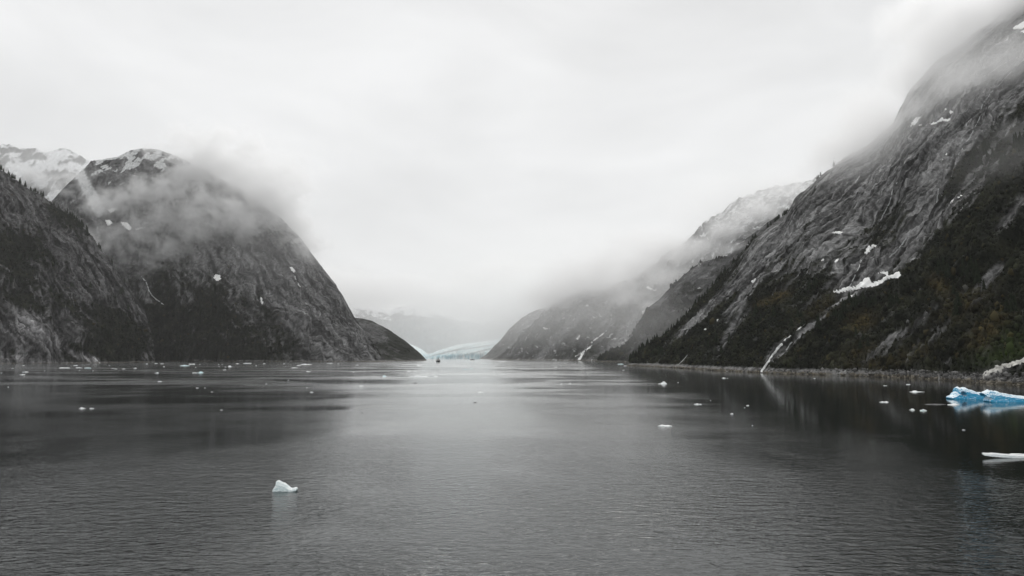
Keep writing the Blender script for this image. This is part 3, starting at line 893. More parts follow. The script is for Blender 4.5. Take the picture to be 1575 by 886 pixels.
# ------------------------------------------------------------------ scrub, too much to count
def ico():
    bm = bmesh.new(); bmesh.ops.create_icosphere(bm, subdivisions=1, radius=1.0)
    V = np.array([v.co[:] for v in bm.verts]); Fc = np.array([[v.index for v in f.verts] for f in bm.faces])
    bm.free(); return V, Fc
IV, IF = ico()
def clumps(name, P, size, cols, mat, label, cat, seed, flat=0.8, rough=0.35, sink=0.25):
    rs = np.random.RandomState(seed)
    n = len(P)
    V = IV[None] * (1 + rough * rs.randn(n, len(IV), 1)) + rs.randn(n, len(IV), 3) * rough * .35
    sc = np.stack([size * rs.uniform(.7, 1.4, n), size * rs.uniform(.7, 1.4, n), size * flat * rs.uniform(.7, 1.5, n)], -1)
    V = V * sc[:, None, :]
    V += (P + np.stack([0 * size, 0 * size, size * sink], -1))[:, None, :]
    Fc = IF[None] + (np.arange(n) * len(IV))[:, None, None]
    C = np.repeat(cols[:, None, :], len(IV), 1)
    o = mesh_obj(name, V.reshape(-1, 3), Fc.reshape(-1, 3), mat, None, False, C.reshape(-1, 3))
    return tag(o, label, cat, None, "stuff")
def scatter(r, n, seed, xlim, vmin=0.7, hmin=8):
    rs = np.random.RandomState(seed)
    sl = slice(r.r0, r.r0 + r.rows)
    ok = (r.veg[:, sl] > vmin) & (r.px[:, sl] > xlim[0]) & (r.px[:, sl] < xlim[1]) & (r.G[:, sl, 2] > hmin)
    ii, jj = np.where(ok)
    k = rs.choice(len(ii), min(n, len(ii)), replace=False)
    ii, jj = ii[k], jj[k]
    sx, sy = r.px[:, sl][ii, jj], r.py[:, sl][ii, jj]
    free = np.ones(len(ii), bool)
    for cl in CLEAR:                                   # nothing grows on the snow or in the falls
        lo, hi = cl.min(0) - 4, cl.max(0) + 4
        near = np.where((sx > lo[0]) & (sx < hi[0]) & (sy > lo[1]) & (sy < hi[1]))[0]
        for n_ in near:
            if ((cl - (sx[n_], sy[n_] )) ** 2).sum(1).min() < 6.0 or ((cl - (sx[n_], sy[n_] - 3)) ** 2).sum(1).min() < 5.0: free[n_] = False
    ii, jj = ii[free], jj[free]
    P = r.G[:, sl][ii, jj]
    f = r.f
    c = np.minimum(r.col[:, sl][ii, jj], 0.11) * rs.uniform(.35, 1.45, (len(P), 1))
    c = mixc(c, np.broadcast_to(MOSS, P.shape), (rs.rand(len(P)) < .03) * 0.3)
    return P, c, rs
P, c, rs = scatter(right, 17000, 21, (960, 1640))
clumps("scrub", P, rs.lognormal(0.25, 0.4, len(P)), c, M_SCRUB, "dense dark scrub and low trees covering the near right wall", "scrub", 22, 1.35)
P, c, rs = scatter(left, 3500, 23, (-40, 240), 0.5)
clumps("scrub", P, rs.lognormal(0.7, 0.4, len(P)), c, M_SCRUB, "patches of dark scrub on the left rock spur", "scrub", 24, 1.1)
P, c, rs = scatter(dome, 5000, 25, (180, 592), 0.5)
clumps("scrub", P, rs.lognormal(0.8, 0.4, len(P)), c, M_SCRUB, "dark scrub on the lower slopes of the rounded mountain", "scrub", 26, 1.1)
P, c, rs = scatter(wall_c, 3500, 27, (915, 1130), 0.5)
clumps("scrub", P, rs.lognormal(0.9, 0.4, len(P)), c, M_SCRUB, "misty woods on the shoulder behind the near right wall", "scrub", 28, 1.5)

# boulders of the tidal ledge and the beach
rs = np.random.RandomState(31)
xs = np.concatenate([rs.uniform(965, 1600, 900), rs.uniform(1370, 1620, 900)])
row = right.r0 + 3
ic = np.array([int(np.argmin(np.abs(right.px[:, row] - x))) for x in xs])
jr = right.r0 + np.concatenate([rs.randint(0, 9, 900), rs.randint(0, 12, 900)])
P = right.G[ic, jr].copy()
hz = P[:, 2]
keep = hz < 9
P, hz = P[keep], hz[keep]
g = 0.05 + 0.17 * rs.rand(len(P)) ** 1.6
c = g[:, None] * np.where(hz[:, None] < 2.5, np.array((1, .9, .72)), np.array((1, .99, .97)))
clumps("shore_boulders", P, rs.lognormal(0.0, 0.45, len(P)), c, M_BOULDER, "angular boulders strewn along the right shoreline ledge", "boulders", 32, 0.7, 0.25, 0.1)

# ------------------------------------------------------------------ ice
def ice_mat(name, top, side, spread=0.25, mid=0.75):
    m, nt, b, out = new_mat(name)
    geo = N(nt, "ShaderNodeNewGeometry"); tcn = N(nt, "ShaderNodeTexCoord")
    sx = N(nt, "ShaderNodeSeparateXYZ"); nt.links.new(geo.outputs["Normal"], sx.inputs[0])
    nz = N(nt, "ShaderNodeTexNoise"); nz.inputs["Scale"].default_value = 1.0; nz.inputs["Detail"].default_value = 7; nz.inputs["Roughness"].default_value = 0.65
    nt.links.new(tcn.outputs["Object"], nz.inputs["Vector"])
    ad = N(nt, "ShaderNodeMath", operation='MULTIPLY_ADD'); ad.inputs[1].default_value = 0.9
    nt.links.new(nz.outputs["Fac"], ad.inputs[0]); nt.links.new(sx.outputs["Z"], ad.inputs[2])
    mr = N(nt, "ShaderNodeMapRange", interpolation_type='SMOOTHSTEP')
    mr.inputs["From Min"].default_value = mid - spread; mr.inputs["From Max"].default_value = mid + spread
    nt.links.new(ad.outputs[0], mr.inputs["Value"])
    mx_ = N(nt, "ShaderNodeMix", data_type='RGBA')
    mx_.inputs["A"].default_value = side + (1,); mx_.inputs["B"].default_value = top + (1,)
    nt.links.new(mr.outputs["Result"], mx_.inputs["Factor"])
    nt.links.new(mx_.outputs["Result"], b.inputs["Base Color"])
    b.inputs["Roughness"].default_value = 0.4
    b.inputs["Subsurface Weight"].default_value = 0.0
    bp = N(nt, "ShaderNodeBump"); bp.inputs["Distance"].default_value = 0.25; bp.inputs["Strength"].default_value = 0.6
    nt.links.new(nz.outputs["Fac"], bp.inputs["Height"]); nt.links.new(bp.outputs["Normal"], b.inputs["Normal"])
    return m
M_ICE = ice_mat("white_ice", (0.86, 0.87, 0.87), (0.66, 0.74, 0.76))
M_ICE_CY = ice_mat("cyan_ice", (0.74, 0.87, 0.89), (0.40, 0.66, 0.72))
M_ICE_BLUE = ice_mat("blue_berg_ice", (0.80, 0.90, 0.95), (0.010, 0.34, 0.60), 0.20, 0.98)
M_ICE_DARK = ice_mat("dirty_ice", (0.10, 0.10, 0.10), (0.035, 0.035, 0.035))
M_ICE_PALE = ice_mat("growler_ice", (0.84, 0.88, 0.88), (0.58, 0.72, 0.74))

def floe_mesh(w, d, h, seed, peak=0.5, seg=16, rings=5):
    """a low irregular floe or growler: ragged outline, lumpy top with one or two peaks, undercut below water"""
    rg = random.Random(seed)
    ph = [rg.random() * 6.28 for _ in range(6)]
    pk = [(rg.uniform(-.55, .55), rg.uniform(-.3, .3), rg.uniform(.18, .4), rg.uniform(.5, 1.0)) for _ in range(3)]
    V, Fc = [], []
    def rim(a):
        return 1 + .16 * math.sin(2 * a + ph[0]) + .13 * math.sin(3 * a + ph[1]) + .10 * math.sin(5 * a + ph[2]) + .06 * math.sin(9 * a + ph[3])
    def top(x, y):
        b = (1 - peak) * (0.55 + .25 * math.sin(3 * x + ph[4]) * math.cos(2.5 * y + ph[5]))
        for (cx_, cy_, r, s) in pk:
            b = max(b, b * .4 + s * math.exp(-(((x - cx_) ** 2) + (y - cy_) ** 2) / r ** 2) * (0.35 + .65 * peak))
        return b
    V.append((0, 0, h * top(0, 0)))
    for k in range(1, rings + 1):
        f0 = k / rings
        for i in range(seg):
            a = 6.28318 * i / seg + .12 * math.sin(k * 2.3 + i)
            r = rim(a) * f0
            x, y = r * math.cos(a), r * math.sin(a)
            e = 1.0 if k < rings else 0.35
            V.append((x * w / 2, y * d / 2, h * top(x, y) * e * rg.uniform(.82, 1.12)))
    for f0, z in ((1.0, -0.04 * h), (0.86, -0.9 * h)):
        for i in range(seg):
            a = 6.28318 * i / seg
            V.append((rim(a) * f0 * math.cos(a) * w / 2, rim(a) * f0 * math.sin(a) * d / 2, z - .15))
    V.append((0, 0, -1.1 * h - .15))
    for i in range(seg):
        Fc.append((0, 1 + i, 1 + (i + 1) % seg))
    for k in range(rings + 1):
        b0, b1 = 1 + k * seg, 1 + (k + 1) * seg
        for i in range(seg):
            Fc.append((b0 + i, b1 + i, b1 + (i + 1) % seg, b0 + (i + 1) % seg))
    bl = 1 + (rings + 1) * seg
    for i in range(seg):
        Fc.append((bl + i, len(V) - 1, bl + (i + 1) % seg))
    return V, Fc

ICE_N = [0]
def ice(px, py, w, h, mat, label, name="ice_floe", peak=0.4, group=None, depth=0.55):
    ICE_N[0] += 1
    c = on_water(px, py); k = c[1] / F
    W = w * k * 0.95
    D = W * depth
    H = max(h * k * 0.75, 0.25)
    V, Fc = floe_mesh(W, D, H, 100 + ICE_N[0], peak, 18 if w > 6 else 12, 6 if w > 6 else 4)
    o = mesh_obj(name, V, Fc, mat)
    o.location = (c[0], c[1] + D * .5, 0)
    tag(o, label, "ice floe" if name == "ice_floe" else "growler", group)
    return o

LARGE = [
 (96, 566.4, 18, 2.6, M_ICE, "long white floe with a raised left end below the left spur", .35),
 (38, 572.5, 8.5, 2.0, M_ICE, "flat white floe, upper of the pair near the left edge", .3),
 (33.3, 576.5, 8, 2.2, M_ICE, "small white floe, lower of the pair near the left edge", .4),
 (119.8, 566, 8.5, 1.9, M_ICE, "short white floe between the long white floe and the bluish one", .2),
 (133.6, 566.4, 11, 1.7, M_ICE_CY, "flat bluish floe right of the short white floe under the left spur", .1),
 (115, 562.4, 7, 2, M_ICE, "small white floe close under the left shore above the row of floes", .4),
 (125, 628.6, 9.5, 3.4, M_ICE, "jagged white ice lump, left of the pair on dark open water", .8),
 (140, 628.6, 6, 2.2, M_ICE, "small rounded white ice lump, right of the pair on dark open water", .4),
 (283, 562.9, 13, 3.2, M_ICE_CY, "low pale blue floe with a raised right end near the far left shore", .5),
 (294, 560.5, 10, 1.9, M_ICE, "flat grey-white floe touching the shore behind the low pale blue floe", .1),
 (353, 564.3, 8, 4, M_ICE, "zigzag white floe standing up left of the long shore floe", .9),
 (379.7, 559.2, 12.5, 1.7, M_ICE, "long flat white floe under the rounded mountain's shore", .1),
 (306.7, 573.8, 10.5, 5.4, M_ICE_CY, "rounded blue-white growler, largest ice off the left shore", .85),
 (298.6, 573.8, 6.5, 2.4, M_ICE, "small white lump touching the rounded blue-white growler", .4),
 (240, 574, 6.5, 2.6, M_ICE, "small white peaked floe left of the rounded blue-white growler", .7),
 (245, 587, 7.5, 2.0, M_ICE, "thin white floe on calm water below the small peaked floe", .4),
 (468.6, 561, 15, 2.6, M_ICE, "long white floe off the foot of the rounded mountain", .35),
 (458.8, 562.2, 7.5, 1.6, M_ICE, "small low floe touching the long floe off the rounded mountain", .3),
 (452, 566, 10.5, 1.4, M_ICE, "thin broken floe in front of the long floe off the rounded mountain", .5),
 (473.7, 571.7, 7.5, 1.4, M_ICE, "thin broken floe alone on calm water off the rounded mountain", .5),
 (507, 559, 8.5, 1.1, M_ICE, "thin flat floe close under the rounded mountain's right foot", .1),
 (591.7, 579.1, 8, 3.2, M_ICE_CY, "small cyan growler on the bright channel", .8),
 (555.2, 594, 6.8, 2.6, M_ICE, "small white floe with a dark base at the edge of the bright channel", .5),
 (479.4, 603.5, 5, 2.0, M_ICE, "small white floe alone on the grey water left of the bright channel", .4),
 (644, 561.9, 8, 1.6, M_ICE, "flat white floe below the tip of the headland", .2),
 (628.6, 571.2, 7.5, 2, M_ICE, "pale lumpy floe, left of two above the longest floe", .6),
 (638.5, 571, 6.5, 1.6, M_ICE, "pale lumpy floe, right of two above the longest floe", .6),
 (650, 579.4, 43, 2.2, M_ICE, "longest floe, a thin white raft in mid channel", .15),
 (638, 589.6, 10.5, 1.6, M_ICE_DARK, "dirty grey broken floe below the longest floe", .6),
 (715.5, 568.2, 7.5, 1.6, M_ICE_CY, "thin cyan floe, left of the pair below the glacier", .3),
 (725, 567.4, 5.5, 2.2, M_ICE_CY, "small cyan lump, right of the pair below the glacier", .7),
 (738.4, 603.8, 9.5, 1.8, M_ICE, "thin white floe in mid channel above the dark lump", .5),
 (730.5, 619.4, 5.2, 2, M_ICE_DARK, "dark lump of dirty ice in mid channel", .5),
 (557.5, 635.2, 2.8, 2.6, M_ICE_DARK, "tiny dark upright lump left of mid channel", .9),
 (835.9, 615.3, 4.2, 1.1, M_ICE_DARK, "thin dark sliver of ice right of mid channel", .4),
 (773, 556.4, 15, 1.0, M_ICE, "thin line of brash ice below the farthest right wall", .2),
 (954.6, 560.3, 9.5, 2.1, M_ICE_CY, "cyan floe just off the point of the right wall", .5),
 (961.6, 562.9, 4.5, 1.1, M_ICE, "small flat floe between the cyan floe and the right point", .1),
 (876.8, 589.6, 4.5, 1.7, M_ICE, "small white floe, right of two on the pale water", .5),
 (863, 590.6, 4.5, 1.0, M_ICE, "thin white floe, left of two on the pale water", .2),
 (1114, 581.8, 6.5, 1.9, M_ICE, "small white peaked floe near the right shore", .7),
 (1024, 655.9, 22, 4.4, M_ICE, "dog-bone shaped white floe alone on the grey water right of centre", .58),
 (1020.3, 590.6, 14.5, 5.2, M_ICE, "white growler with a spike at its left end among dark slicks", .75),
 (1073.7, 622.2, 11, 2.6, M_ICE, "white floe with a raised right end above the dog-bone floe", .5),
 (1150.5, 624.1, 5.2, 2, M_ICE, "small twin-lobed white floe on dark water", .5),
 (1126, 636.8, 5, 2.6, M_ICE, "small white lump beside a dark slick", .7),
 (1397.9, 591.7, 6.4, 2, M_ICE, "small white floe close to the right shore behind the crowned floe", .3),
 (1362.3, 593.4, 5.5, 1.2, M_ICE, "thin white floe close to the right shore, left of the small one", .1),
 (1411.8, 603.2, 21, 4.4, M_ICE, "white floe with a pointed crown between the right shore and the twin lumps", .7),
 (1362.3, 619, 15, 3.2, M_ICE, "white lumpy floe left of the twin lumps on the black water", .5),
 (1404.2, 630.9, 8.6, 4.6, M_ICE, "small white lump, left of the twin lumps", .6),
 (1421.3, 632.2, 11.8, 5.4, M_ICE_PALE, "white block, right of the twin lumps", .45),
 (1469, 623.2, 18, 4.2, M_ICE, "white floe just in front of the blue iceberg's left tip", .5),
 (1442, 622.6, 30, 2.4, M_ICE_DARK, "thin dirty floe strewn left of the blue iceberg", .4),
 (1482.7, 661.6, 5, 2, M_ICE, "tiny white chip alone on the black water below the blue iceberg", .4),
]
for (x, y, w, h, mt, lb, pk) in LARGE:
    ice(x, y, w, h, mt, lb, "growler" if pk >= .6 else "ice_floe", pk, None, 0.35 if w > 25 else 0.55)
TINY = [
 ("tiny white ice chip off the foot of the dark left spur", "ice chips off the left spur",
  [(35.6, 562.5, 4, 1.2), (36.8, 579.6, 2.2, 1), (172.7, 566.7, 6, 1.1), (177.8, 567.6, 4.5, 1.1), (189.5, 567.6, 5.2, 1), (12.3, 595.5, 2.6, 1), (1.3, 573.7, 3, 1), (68.6, 570.5, 2, .8),
   (19, 567, 3, .9), (122, 570, 2.2, .8), (143, 570.3, 2, .8), (168, 562.6, 1.8, .8)]),
 ("tiny white ice chip off the shore below the misty rounded mountain", "ice chips off the rounded mountain",
  [(207.6, 566.6, 5, 1.9), (225.4, 560, 3.2, 2), (239.4, 559.4, 5.2, 2), (248.5, 559.8, 6.6, 1.2), (252, 564.3, 2.8, 2.4), (307, 560.5, 2, .9), (336, 561, 2, 1), (341.5, 560.6, 1.8, .9),
   (337, 564, 1.6, .9), (346.7, 564.6, 3, 1), (364.5, 559.8, 5.4, 1.7), (393.7, 562.8, 2.6, 1.1), (345, 569, 5.5, 1), (302.9, 596.9, 4.6, 1.3), (315, 596.7, 2.4, 1.1),
   (325.7, 602.9, 3.2, .9), (340, 630.8, 4, 1.1), (405.7, 559.7, 4.4, 1.7), (436.8, 559.7, 3.2, 1.2), (520, 559.8, 2.6, 1), (472, 596.5, 2.2, 1.2), (443.4, 584.8, 2.8, 1.1), (301, 565.5, 2, .8),
   (409.5, 590.7, 3, .8)]),
 ("tiny pale ice chip on the bright channel toward the glacier", "ice chips on the bright channel",
  [(548.8, 561.6, 4.6, 1), (543.5, 572.4, 3.4, 1.3), (662.5, 566.7, 2, 1.1), (678, 566.7, 2, .9), (678.5, 569.3, 3, .8), (813, 559.7, 3.6, .9), (855, 564.8, 5.2, 1.1), (958.8, 569.5, 3.4, 1),
   (799.7, 588.5, 2, 1.1), (863, 563, 2, .8)]),
 ("tiny dark speck of ice on the bright channel", "dark ice specks on the bright channel",
  [(672.4, 570.2, 3, 1), (730.8, 581.2, 1.8, .9), (782.9, 576.5, 1.9, .9), (792.8, 581.3, 1.8, .9), (777.4, 589.6, 1.8, .9), (828.9, 589.1, 2.2, .9), (710.5, 561.3, 1.6, .8), (553.8, 635.3, 1.6, 1)]),
 ("tiny white ice chip near the right shore", "ice chips near the right shore",
  [(1253, 582.2, 2.8, 1.2), (1145.5, 627.3, 1.8, .9), (1157.5, 654.6, 2, .9), (1093, 616.3, 1.6, .9), (1043, 588.6, 2.6, .7), (1119, 582, 2, .8)]),
]
for lb, gp, lst in TINY:
    for (x, y, w, h) in lst:
        ice(x, y, w, h, M_ICE_DARK if "dark speck" in lb else M_ICE, lb, "ice_chip", .4, gp)
for o in COL.objects:
    if o.name.startswith("ice_chip"): o["category"] = "ice chip"

# sculpted ice: side outline carried through the depth, remeshed and worn
def carved(name, ox, oy, pts, k, px0, py0, mat, depth, voxel, seed, rough, label, cat, lean=0.0, holes=(), front=0.55, bottom=None):
    """outline points measured in the photograph -> a solid of that outline with a sloping, uneven front"""
    base = on_water(px0, py0); Yd = base[1]; m = Yd / F
    out = [((ox + x / k - px0) * m, (py0 - (oy + y / k)) * m) for x, y in pts]
    n = len(out)
    bm = bmesh.new()
    layers = []
    for yy, sx, sz in ((-0.5, 0.97, front), (-0.28, 0.99, 0.90), (0.0, 1.0, 1.0), (0.3, 0.95, 0.88), (0.5, 0.75, 0.55)):
        xm = sum(p[0] for p in out) / n
        layers.append([bm.verts.new((xm + (x - xm) * sx, yy * depth + lean * max(z, 0), max(z, -9) * (sz if z > 0 else 1) )) for x, z in out])
    for a, b in zip(layers, layers[1:]):
        for i in range(n):
            j = (i + 1) % n
            bm.faces.new((a[i], a[j], b[j], b[i]))
    bm.faces.new(layers[0][::-1]); bm.faces.new(layers[-1])
    bmesh.ops.triangulate(bm, faces=bm.faces[:])
    bmesh.ops.recalc_face_normals(bm, faces=bm.faces[:])
    me = bpy.data.meshes.new(name); bm.to_mesh(me); bm.free()
    o = bpy.data.objects.new(name, me); link(o)
    cutters = []
    for (hx, hy, rx, rz, ang) in holes:
        cb = bmesh.new(); bmesh.ops.create_icosphere(cb, subdivisions=3, radius=1.0)
        cm = bpy.data.meshes.new("cut"); cb.to_mesh(cm); cb.free()
        co = bpy.data.objects.new("cut", cm); link(co)
        co.location = ((ox + hx / k - px0) * m, 0, (py0 - (oy + hy / k)) * m)
        co.scale = (rx / k * m, depth * 2, rz / k * m); co.rotation_euler = (0, math.radians(ang), 0)
        cutters.append(co)
    rm = o.modifiers.new("remesh", 'REMESH'); rm.mode = 'VOXEL'; rm.voxel_size = voxel
    for co in cutters:
        bo = o.modifiers.new("hole", 'BOOLEAN'); bo.operation = 'DIFFERENCE'; bo.object = co; bo.solver = 'EXACT'
    bpy.context.view_layer.update()
    dg = bpy.context.evaluated_depsgraph_get()
    me2 = bpy.data.meshes.new_from_object(o.evaluated_get(dg))
    o.modifiers.clear(); o.data = me2; me2.name = name
    for co in cutters: bpy.data.objects.remove(co)
    nv = len(me2.vertices)
    Vv = np.zeros(nv * 3, np.float32); me2.vertices.foreach_get("co", Vv); Vv = Vv.reshape(-1, 3)
    Nn = np.zeros(nv * 3, np.float32); me2.vertices.foreach_get("normal", Nn); Nn = Nn.reshape(-1, 3)
    sz = rough
    d = (fbm(Vv[:, 0] / sz / 2 + seed, Vv[:, 2] / sz / 2 + Vv[:, 1] / sz / 3, 4) * .8 + 0.5 * ridged(Vv[:, 0] / sz / 1.1 + Vv[:, 1] / sz / 2, Vv[:, 2] / sz / 1.1 + seed, 3) - .3) * sz * .42
    d = d + (ridged(Vv[:, 0] / sz / .4 + seed, Vv[:, 2] / sz / .4 + Vv[:, 1] / sz / .6, 3) - .5) * sz * .22
    Vv = Vv + Nn * d[:, None]
    me2.vertices.foreach_set("co", Vv.ravel())
    me2.polygons.foreach_set("use_smooth", np.zeros(len(me2.polygons), bool))
    me2.materials.clear(); me2.materials.append(mat); me2.update()
    o.location = (base[0], base[1] + depth * .4, 0)
    return tag(o, label, cat)

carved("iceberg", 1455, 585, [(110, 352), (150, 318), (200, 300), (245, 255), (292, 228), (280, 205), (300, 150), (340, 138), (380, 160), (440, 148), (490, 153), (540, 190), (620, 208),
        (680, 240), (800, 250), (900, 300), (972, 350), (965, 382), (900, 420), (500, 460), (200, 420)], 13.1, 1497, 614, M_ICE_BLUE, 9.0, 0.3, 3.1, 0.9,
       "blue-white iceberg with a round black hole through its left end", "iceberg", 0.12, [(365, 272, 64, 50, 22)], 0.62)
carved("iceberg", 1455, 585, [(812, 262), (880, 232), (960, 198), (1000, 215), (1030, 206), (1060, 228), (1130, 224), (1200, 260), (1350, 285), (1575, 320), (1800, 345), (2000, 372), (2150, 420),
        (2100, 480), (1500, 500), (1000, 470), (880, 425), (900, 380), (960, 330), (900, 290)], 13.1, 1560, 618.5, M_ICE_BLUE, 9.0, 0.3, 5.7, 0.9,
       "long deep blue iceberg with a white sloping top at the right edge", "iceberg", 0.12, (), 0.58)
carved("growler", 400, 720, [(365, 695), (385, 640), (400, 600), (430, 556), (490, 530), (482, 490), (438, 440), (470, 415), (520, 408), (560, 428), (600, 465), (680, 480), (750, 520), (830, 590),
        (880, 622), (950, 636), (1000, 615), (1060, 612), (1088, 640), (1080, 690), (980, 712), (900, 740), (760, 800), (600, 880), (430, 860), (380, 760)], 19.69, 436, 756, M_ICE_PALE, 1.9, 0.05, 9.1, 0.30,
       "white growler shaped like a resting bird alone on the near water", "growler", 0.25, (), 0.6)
carved("ice_sliver", 1475, 660, [(610, 590), (650, 582), (780, 590), (830, 582), (960, 590), (1100, 605), (1300, 620), (1575, 640), (1900, 660), (2300, 700), (2300, 740), (1575, 720), (1100, 690), (800, 660), (620, 625)],
       15.75, 1560, 704.5, M_ICE, 1.1, 0.06, 3.3, 0.2, "long thin white sliver of ice lying at the right edge of the near water", "ice sliver", 0.2, (), 0.7)
carved("ice_sliver", 1475, 660, [(1240, 610), (1300, 596), (1480, 598), (1575, 606), (1800, 625), (1790, 650), (1500, 640), (1300, 635)], 15.75, 1568, 701.0, M_ICE, 0.8, 0.06, 4.3, 0.15,
       "short white splinter lying against the long sliver's far side", "ice sliver", 0.2, (), 0.7)
# slab of blue ice awash in front of the bergs
c = on_water(1543, 628)
V, Fc = floe_mesh(17, 9, 0.05, 77, 0.1, 28, 5)
o = mesh_obj("awash_ice", V, Fc, ice_mat("wet_blue_ice", (0.10, 0.20, 0.24), (0.06, 0.16, 0.20))); o.location = (c[0], c[1], 0.01)
tag(o, "flat blue-grey slab of ice awash in front of the long blue iceberg", "ice floe")

# ------------------------------------------------------------------ vessels
def bmbox(bm, x0, x1, y0, y1, z0, z1, taper=0.0):
    vs_ = [bm.verts.new(p) for p in ((x0, y0, z0), (x1, y0, z0), (x1, y1, z0), (x0, y1, z0), (x0 + taper, y0 + taper, z1), (x1 - taper, y0 + taper, z1), (x1 - taper, y1 - taper, z1), (x0 + taper, y1 - taper, z1))]
    for f_ in ((0, 3, 2, 1), (4, 5, 6, 7), (0, 1, 5, 4), (1, 2, 6, 5), (2, 3, 7, 6), (3, 0, 4, 7)):
        bm.faces.new([vs_[i] for i in f_])
def part(name, mat, parent, *boxes):
    bm = bmesh.new()
    for b in boxes: bmbox(bm, *b)
    bmesh.ops.recalc_face_normals(bm, faces=bm.faces[:])
    me = bpy.data.meshes.new(name); bm.to_mesh(me); bm.free(); me.materials.append(mat)
    return link(bpy.data.objects.new(name, me), parent)
def hull(name, mat, parent, L, B, H, sheer):
    secs = []
    n = 12
    for i in range(n + 1):
        u = i / n                                       # stern 0 .. bow 1
        y = -L / 2 + L * u
        half = B / 2 * (0.82 + .18 * min(1, u / .25)) * (1 - max(0, (u - .6) / .4) ** 2.2)
        half = max(half, .06)
        dz = H + sheer * max(0, u - .5) ** 2 * 4
        secs.append([(-half, y, dz), (-half * .92, y, .8), (-half * .55, y, -1.6), (half * .55, y, -1.6), (half * .92, y, .8), (half, y, dz)])
    V = [p for s_ in secs for p in s_]; Fc = []
    for i in range(n):
        for j in range(6):
            Fc.append((6 * i + j, 6 * i + (j + 1) % 6, 6 * i + 6 + (j + 1) % 6, 6 * i + 6 + j))
    Fc += [(5, 4, 3, 2, 1, 0), tuple(6 * n + j for j in range(6))]
    return mesh_obj(name, V, Fc, mat, parent)
M_HULL = plain_mat("black_hull_paint", (0.012, 0.012, 0.014), 0.5, 0.2, 0.3)
M_WHITE = plain_mat("ship_white_paint", (0.55, 0.55, 0.54), 0.5, 0.1, 0.4)
M_GLASS = plain_mat("ship_window_glass", (0.02, 0.022, 0.025), 0.15, 0.1, 1.0, spec=0.5)
M_GREY = plain_mat("ship_grey_paint", (0.22, 0.22, 0.22), 0.6, 0.1, 1.0)
p0 = on_water(673, 557)
ship = link(bpy.data.objects.new("ship", None)); ship.location = (p0[0], p0[1] + 28, 0)
tag(ship, "small ship with black hull and pale upperworks seen end on before the glacier", "ship")
hull("hull", M_HULL, ship, 56, 13.2, 5.2, 1.2)
dk = part("deckhouse", M_WHITE, ship, (-5.2, 5.2, -22, 12, 5.1, 8.2))
br = part("bridge", M_WHITE, ship, (-4.4, 4.4, -16, 8, 8.2, 11.0, .3))
for xx in (-3.3, -1.1, 1.1, 3.3):
    part("window", M_GLASS, br, (xx - .8, xx + .8, -16.06, -15.7, 9.2, 10.3))
for xx in (-3.8, -1.3, 1.3, 3.8):
    part("window", M_GLASS, dk, (xx - .7, xx + .7, -22.06, -21.8, 6.2, 7.3))
part("funnel", M_GREY, ship, (-1.6, 1.6, -6, -1, 11.0, 14.0, .3))
part("mast", M_GREY, ship, (-.35, .35, 2, 2.7, 11.0, 18.5, .15), (-2.0, 2.0, 2.2, 2.5, 15.6, 15.95))
for sx in (-1, 1):
    part("lifeboat", M_GREY, ship, (sx * 5.8 - .9, sx * 5.8 + .9, -14, -6, 6.2, 8.6, .5))
p1 = on_water(726.3, 553.8)
boat = link(bpy.data.objects.new("boat", None)); boat.location = (p1[0], p1[1], 0); boat.rotation_euler = (0, 0, math.radians(84))
tag(boat, "low dark boat lying broadside in front of the glacier", "boat")
hull("hull", M_HULL, boat, 26, 6.0, 2.4, .6)
part("cabin", M_GREY, boat, (-2.0, 2.0, -6, 5, 2.3, 4.2, .3))
part("mast", M_GREY, boat, (-.2, .2, -1, -.6, 4.2, 7.0, .08))

# ------------------------------------------------------------------ banks of cloud and mist
def cloud_mat(density):
    m = bpy.data.materials.new("cloud_vapour"); m.use_nodes = True
    nt = m.node_tree; nt.nodes.clear()
    o = N(nt, "ShaderNodeOutputMaterial"); v = N(nt, "ShaderNodeVolumePrincipled")
    v.inputs["Color"].default_value = (1, 1, 1, 1)
    v.inputs["Density"].default_value = density
    v.inputs["Density Attribute"].default_value = "density"
    v.inputs["Anisotropy"].default_value = 0.6
    nt.links.new(v.outputs[0], o.inputs["Volume"])
    return m

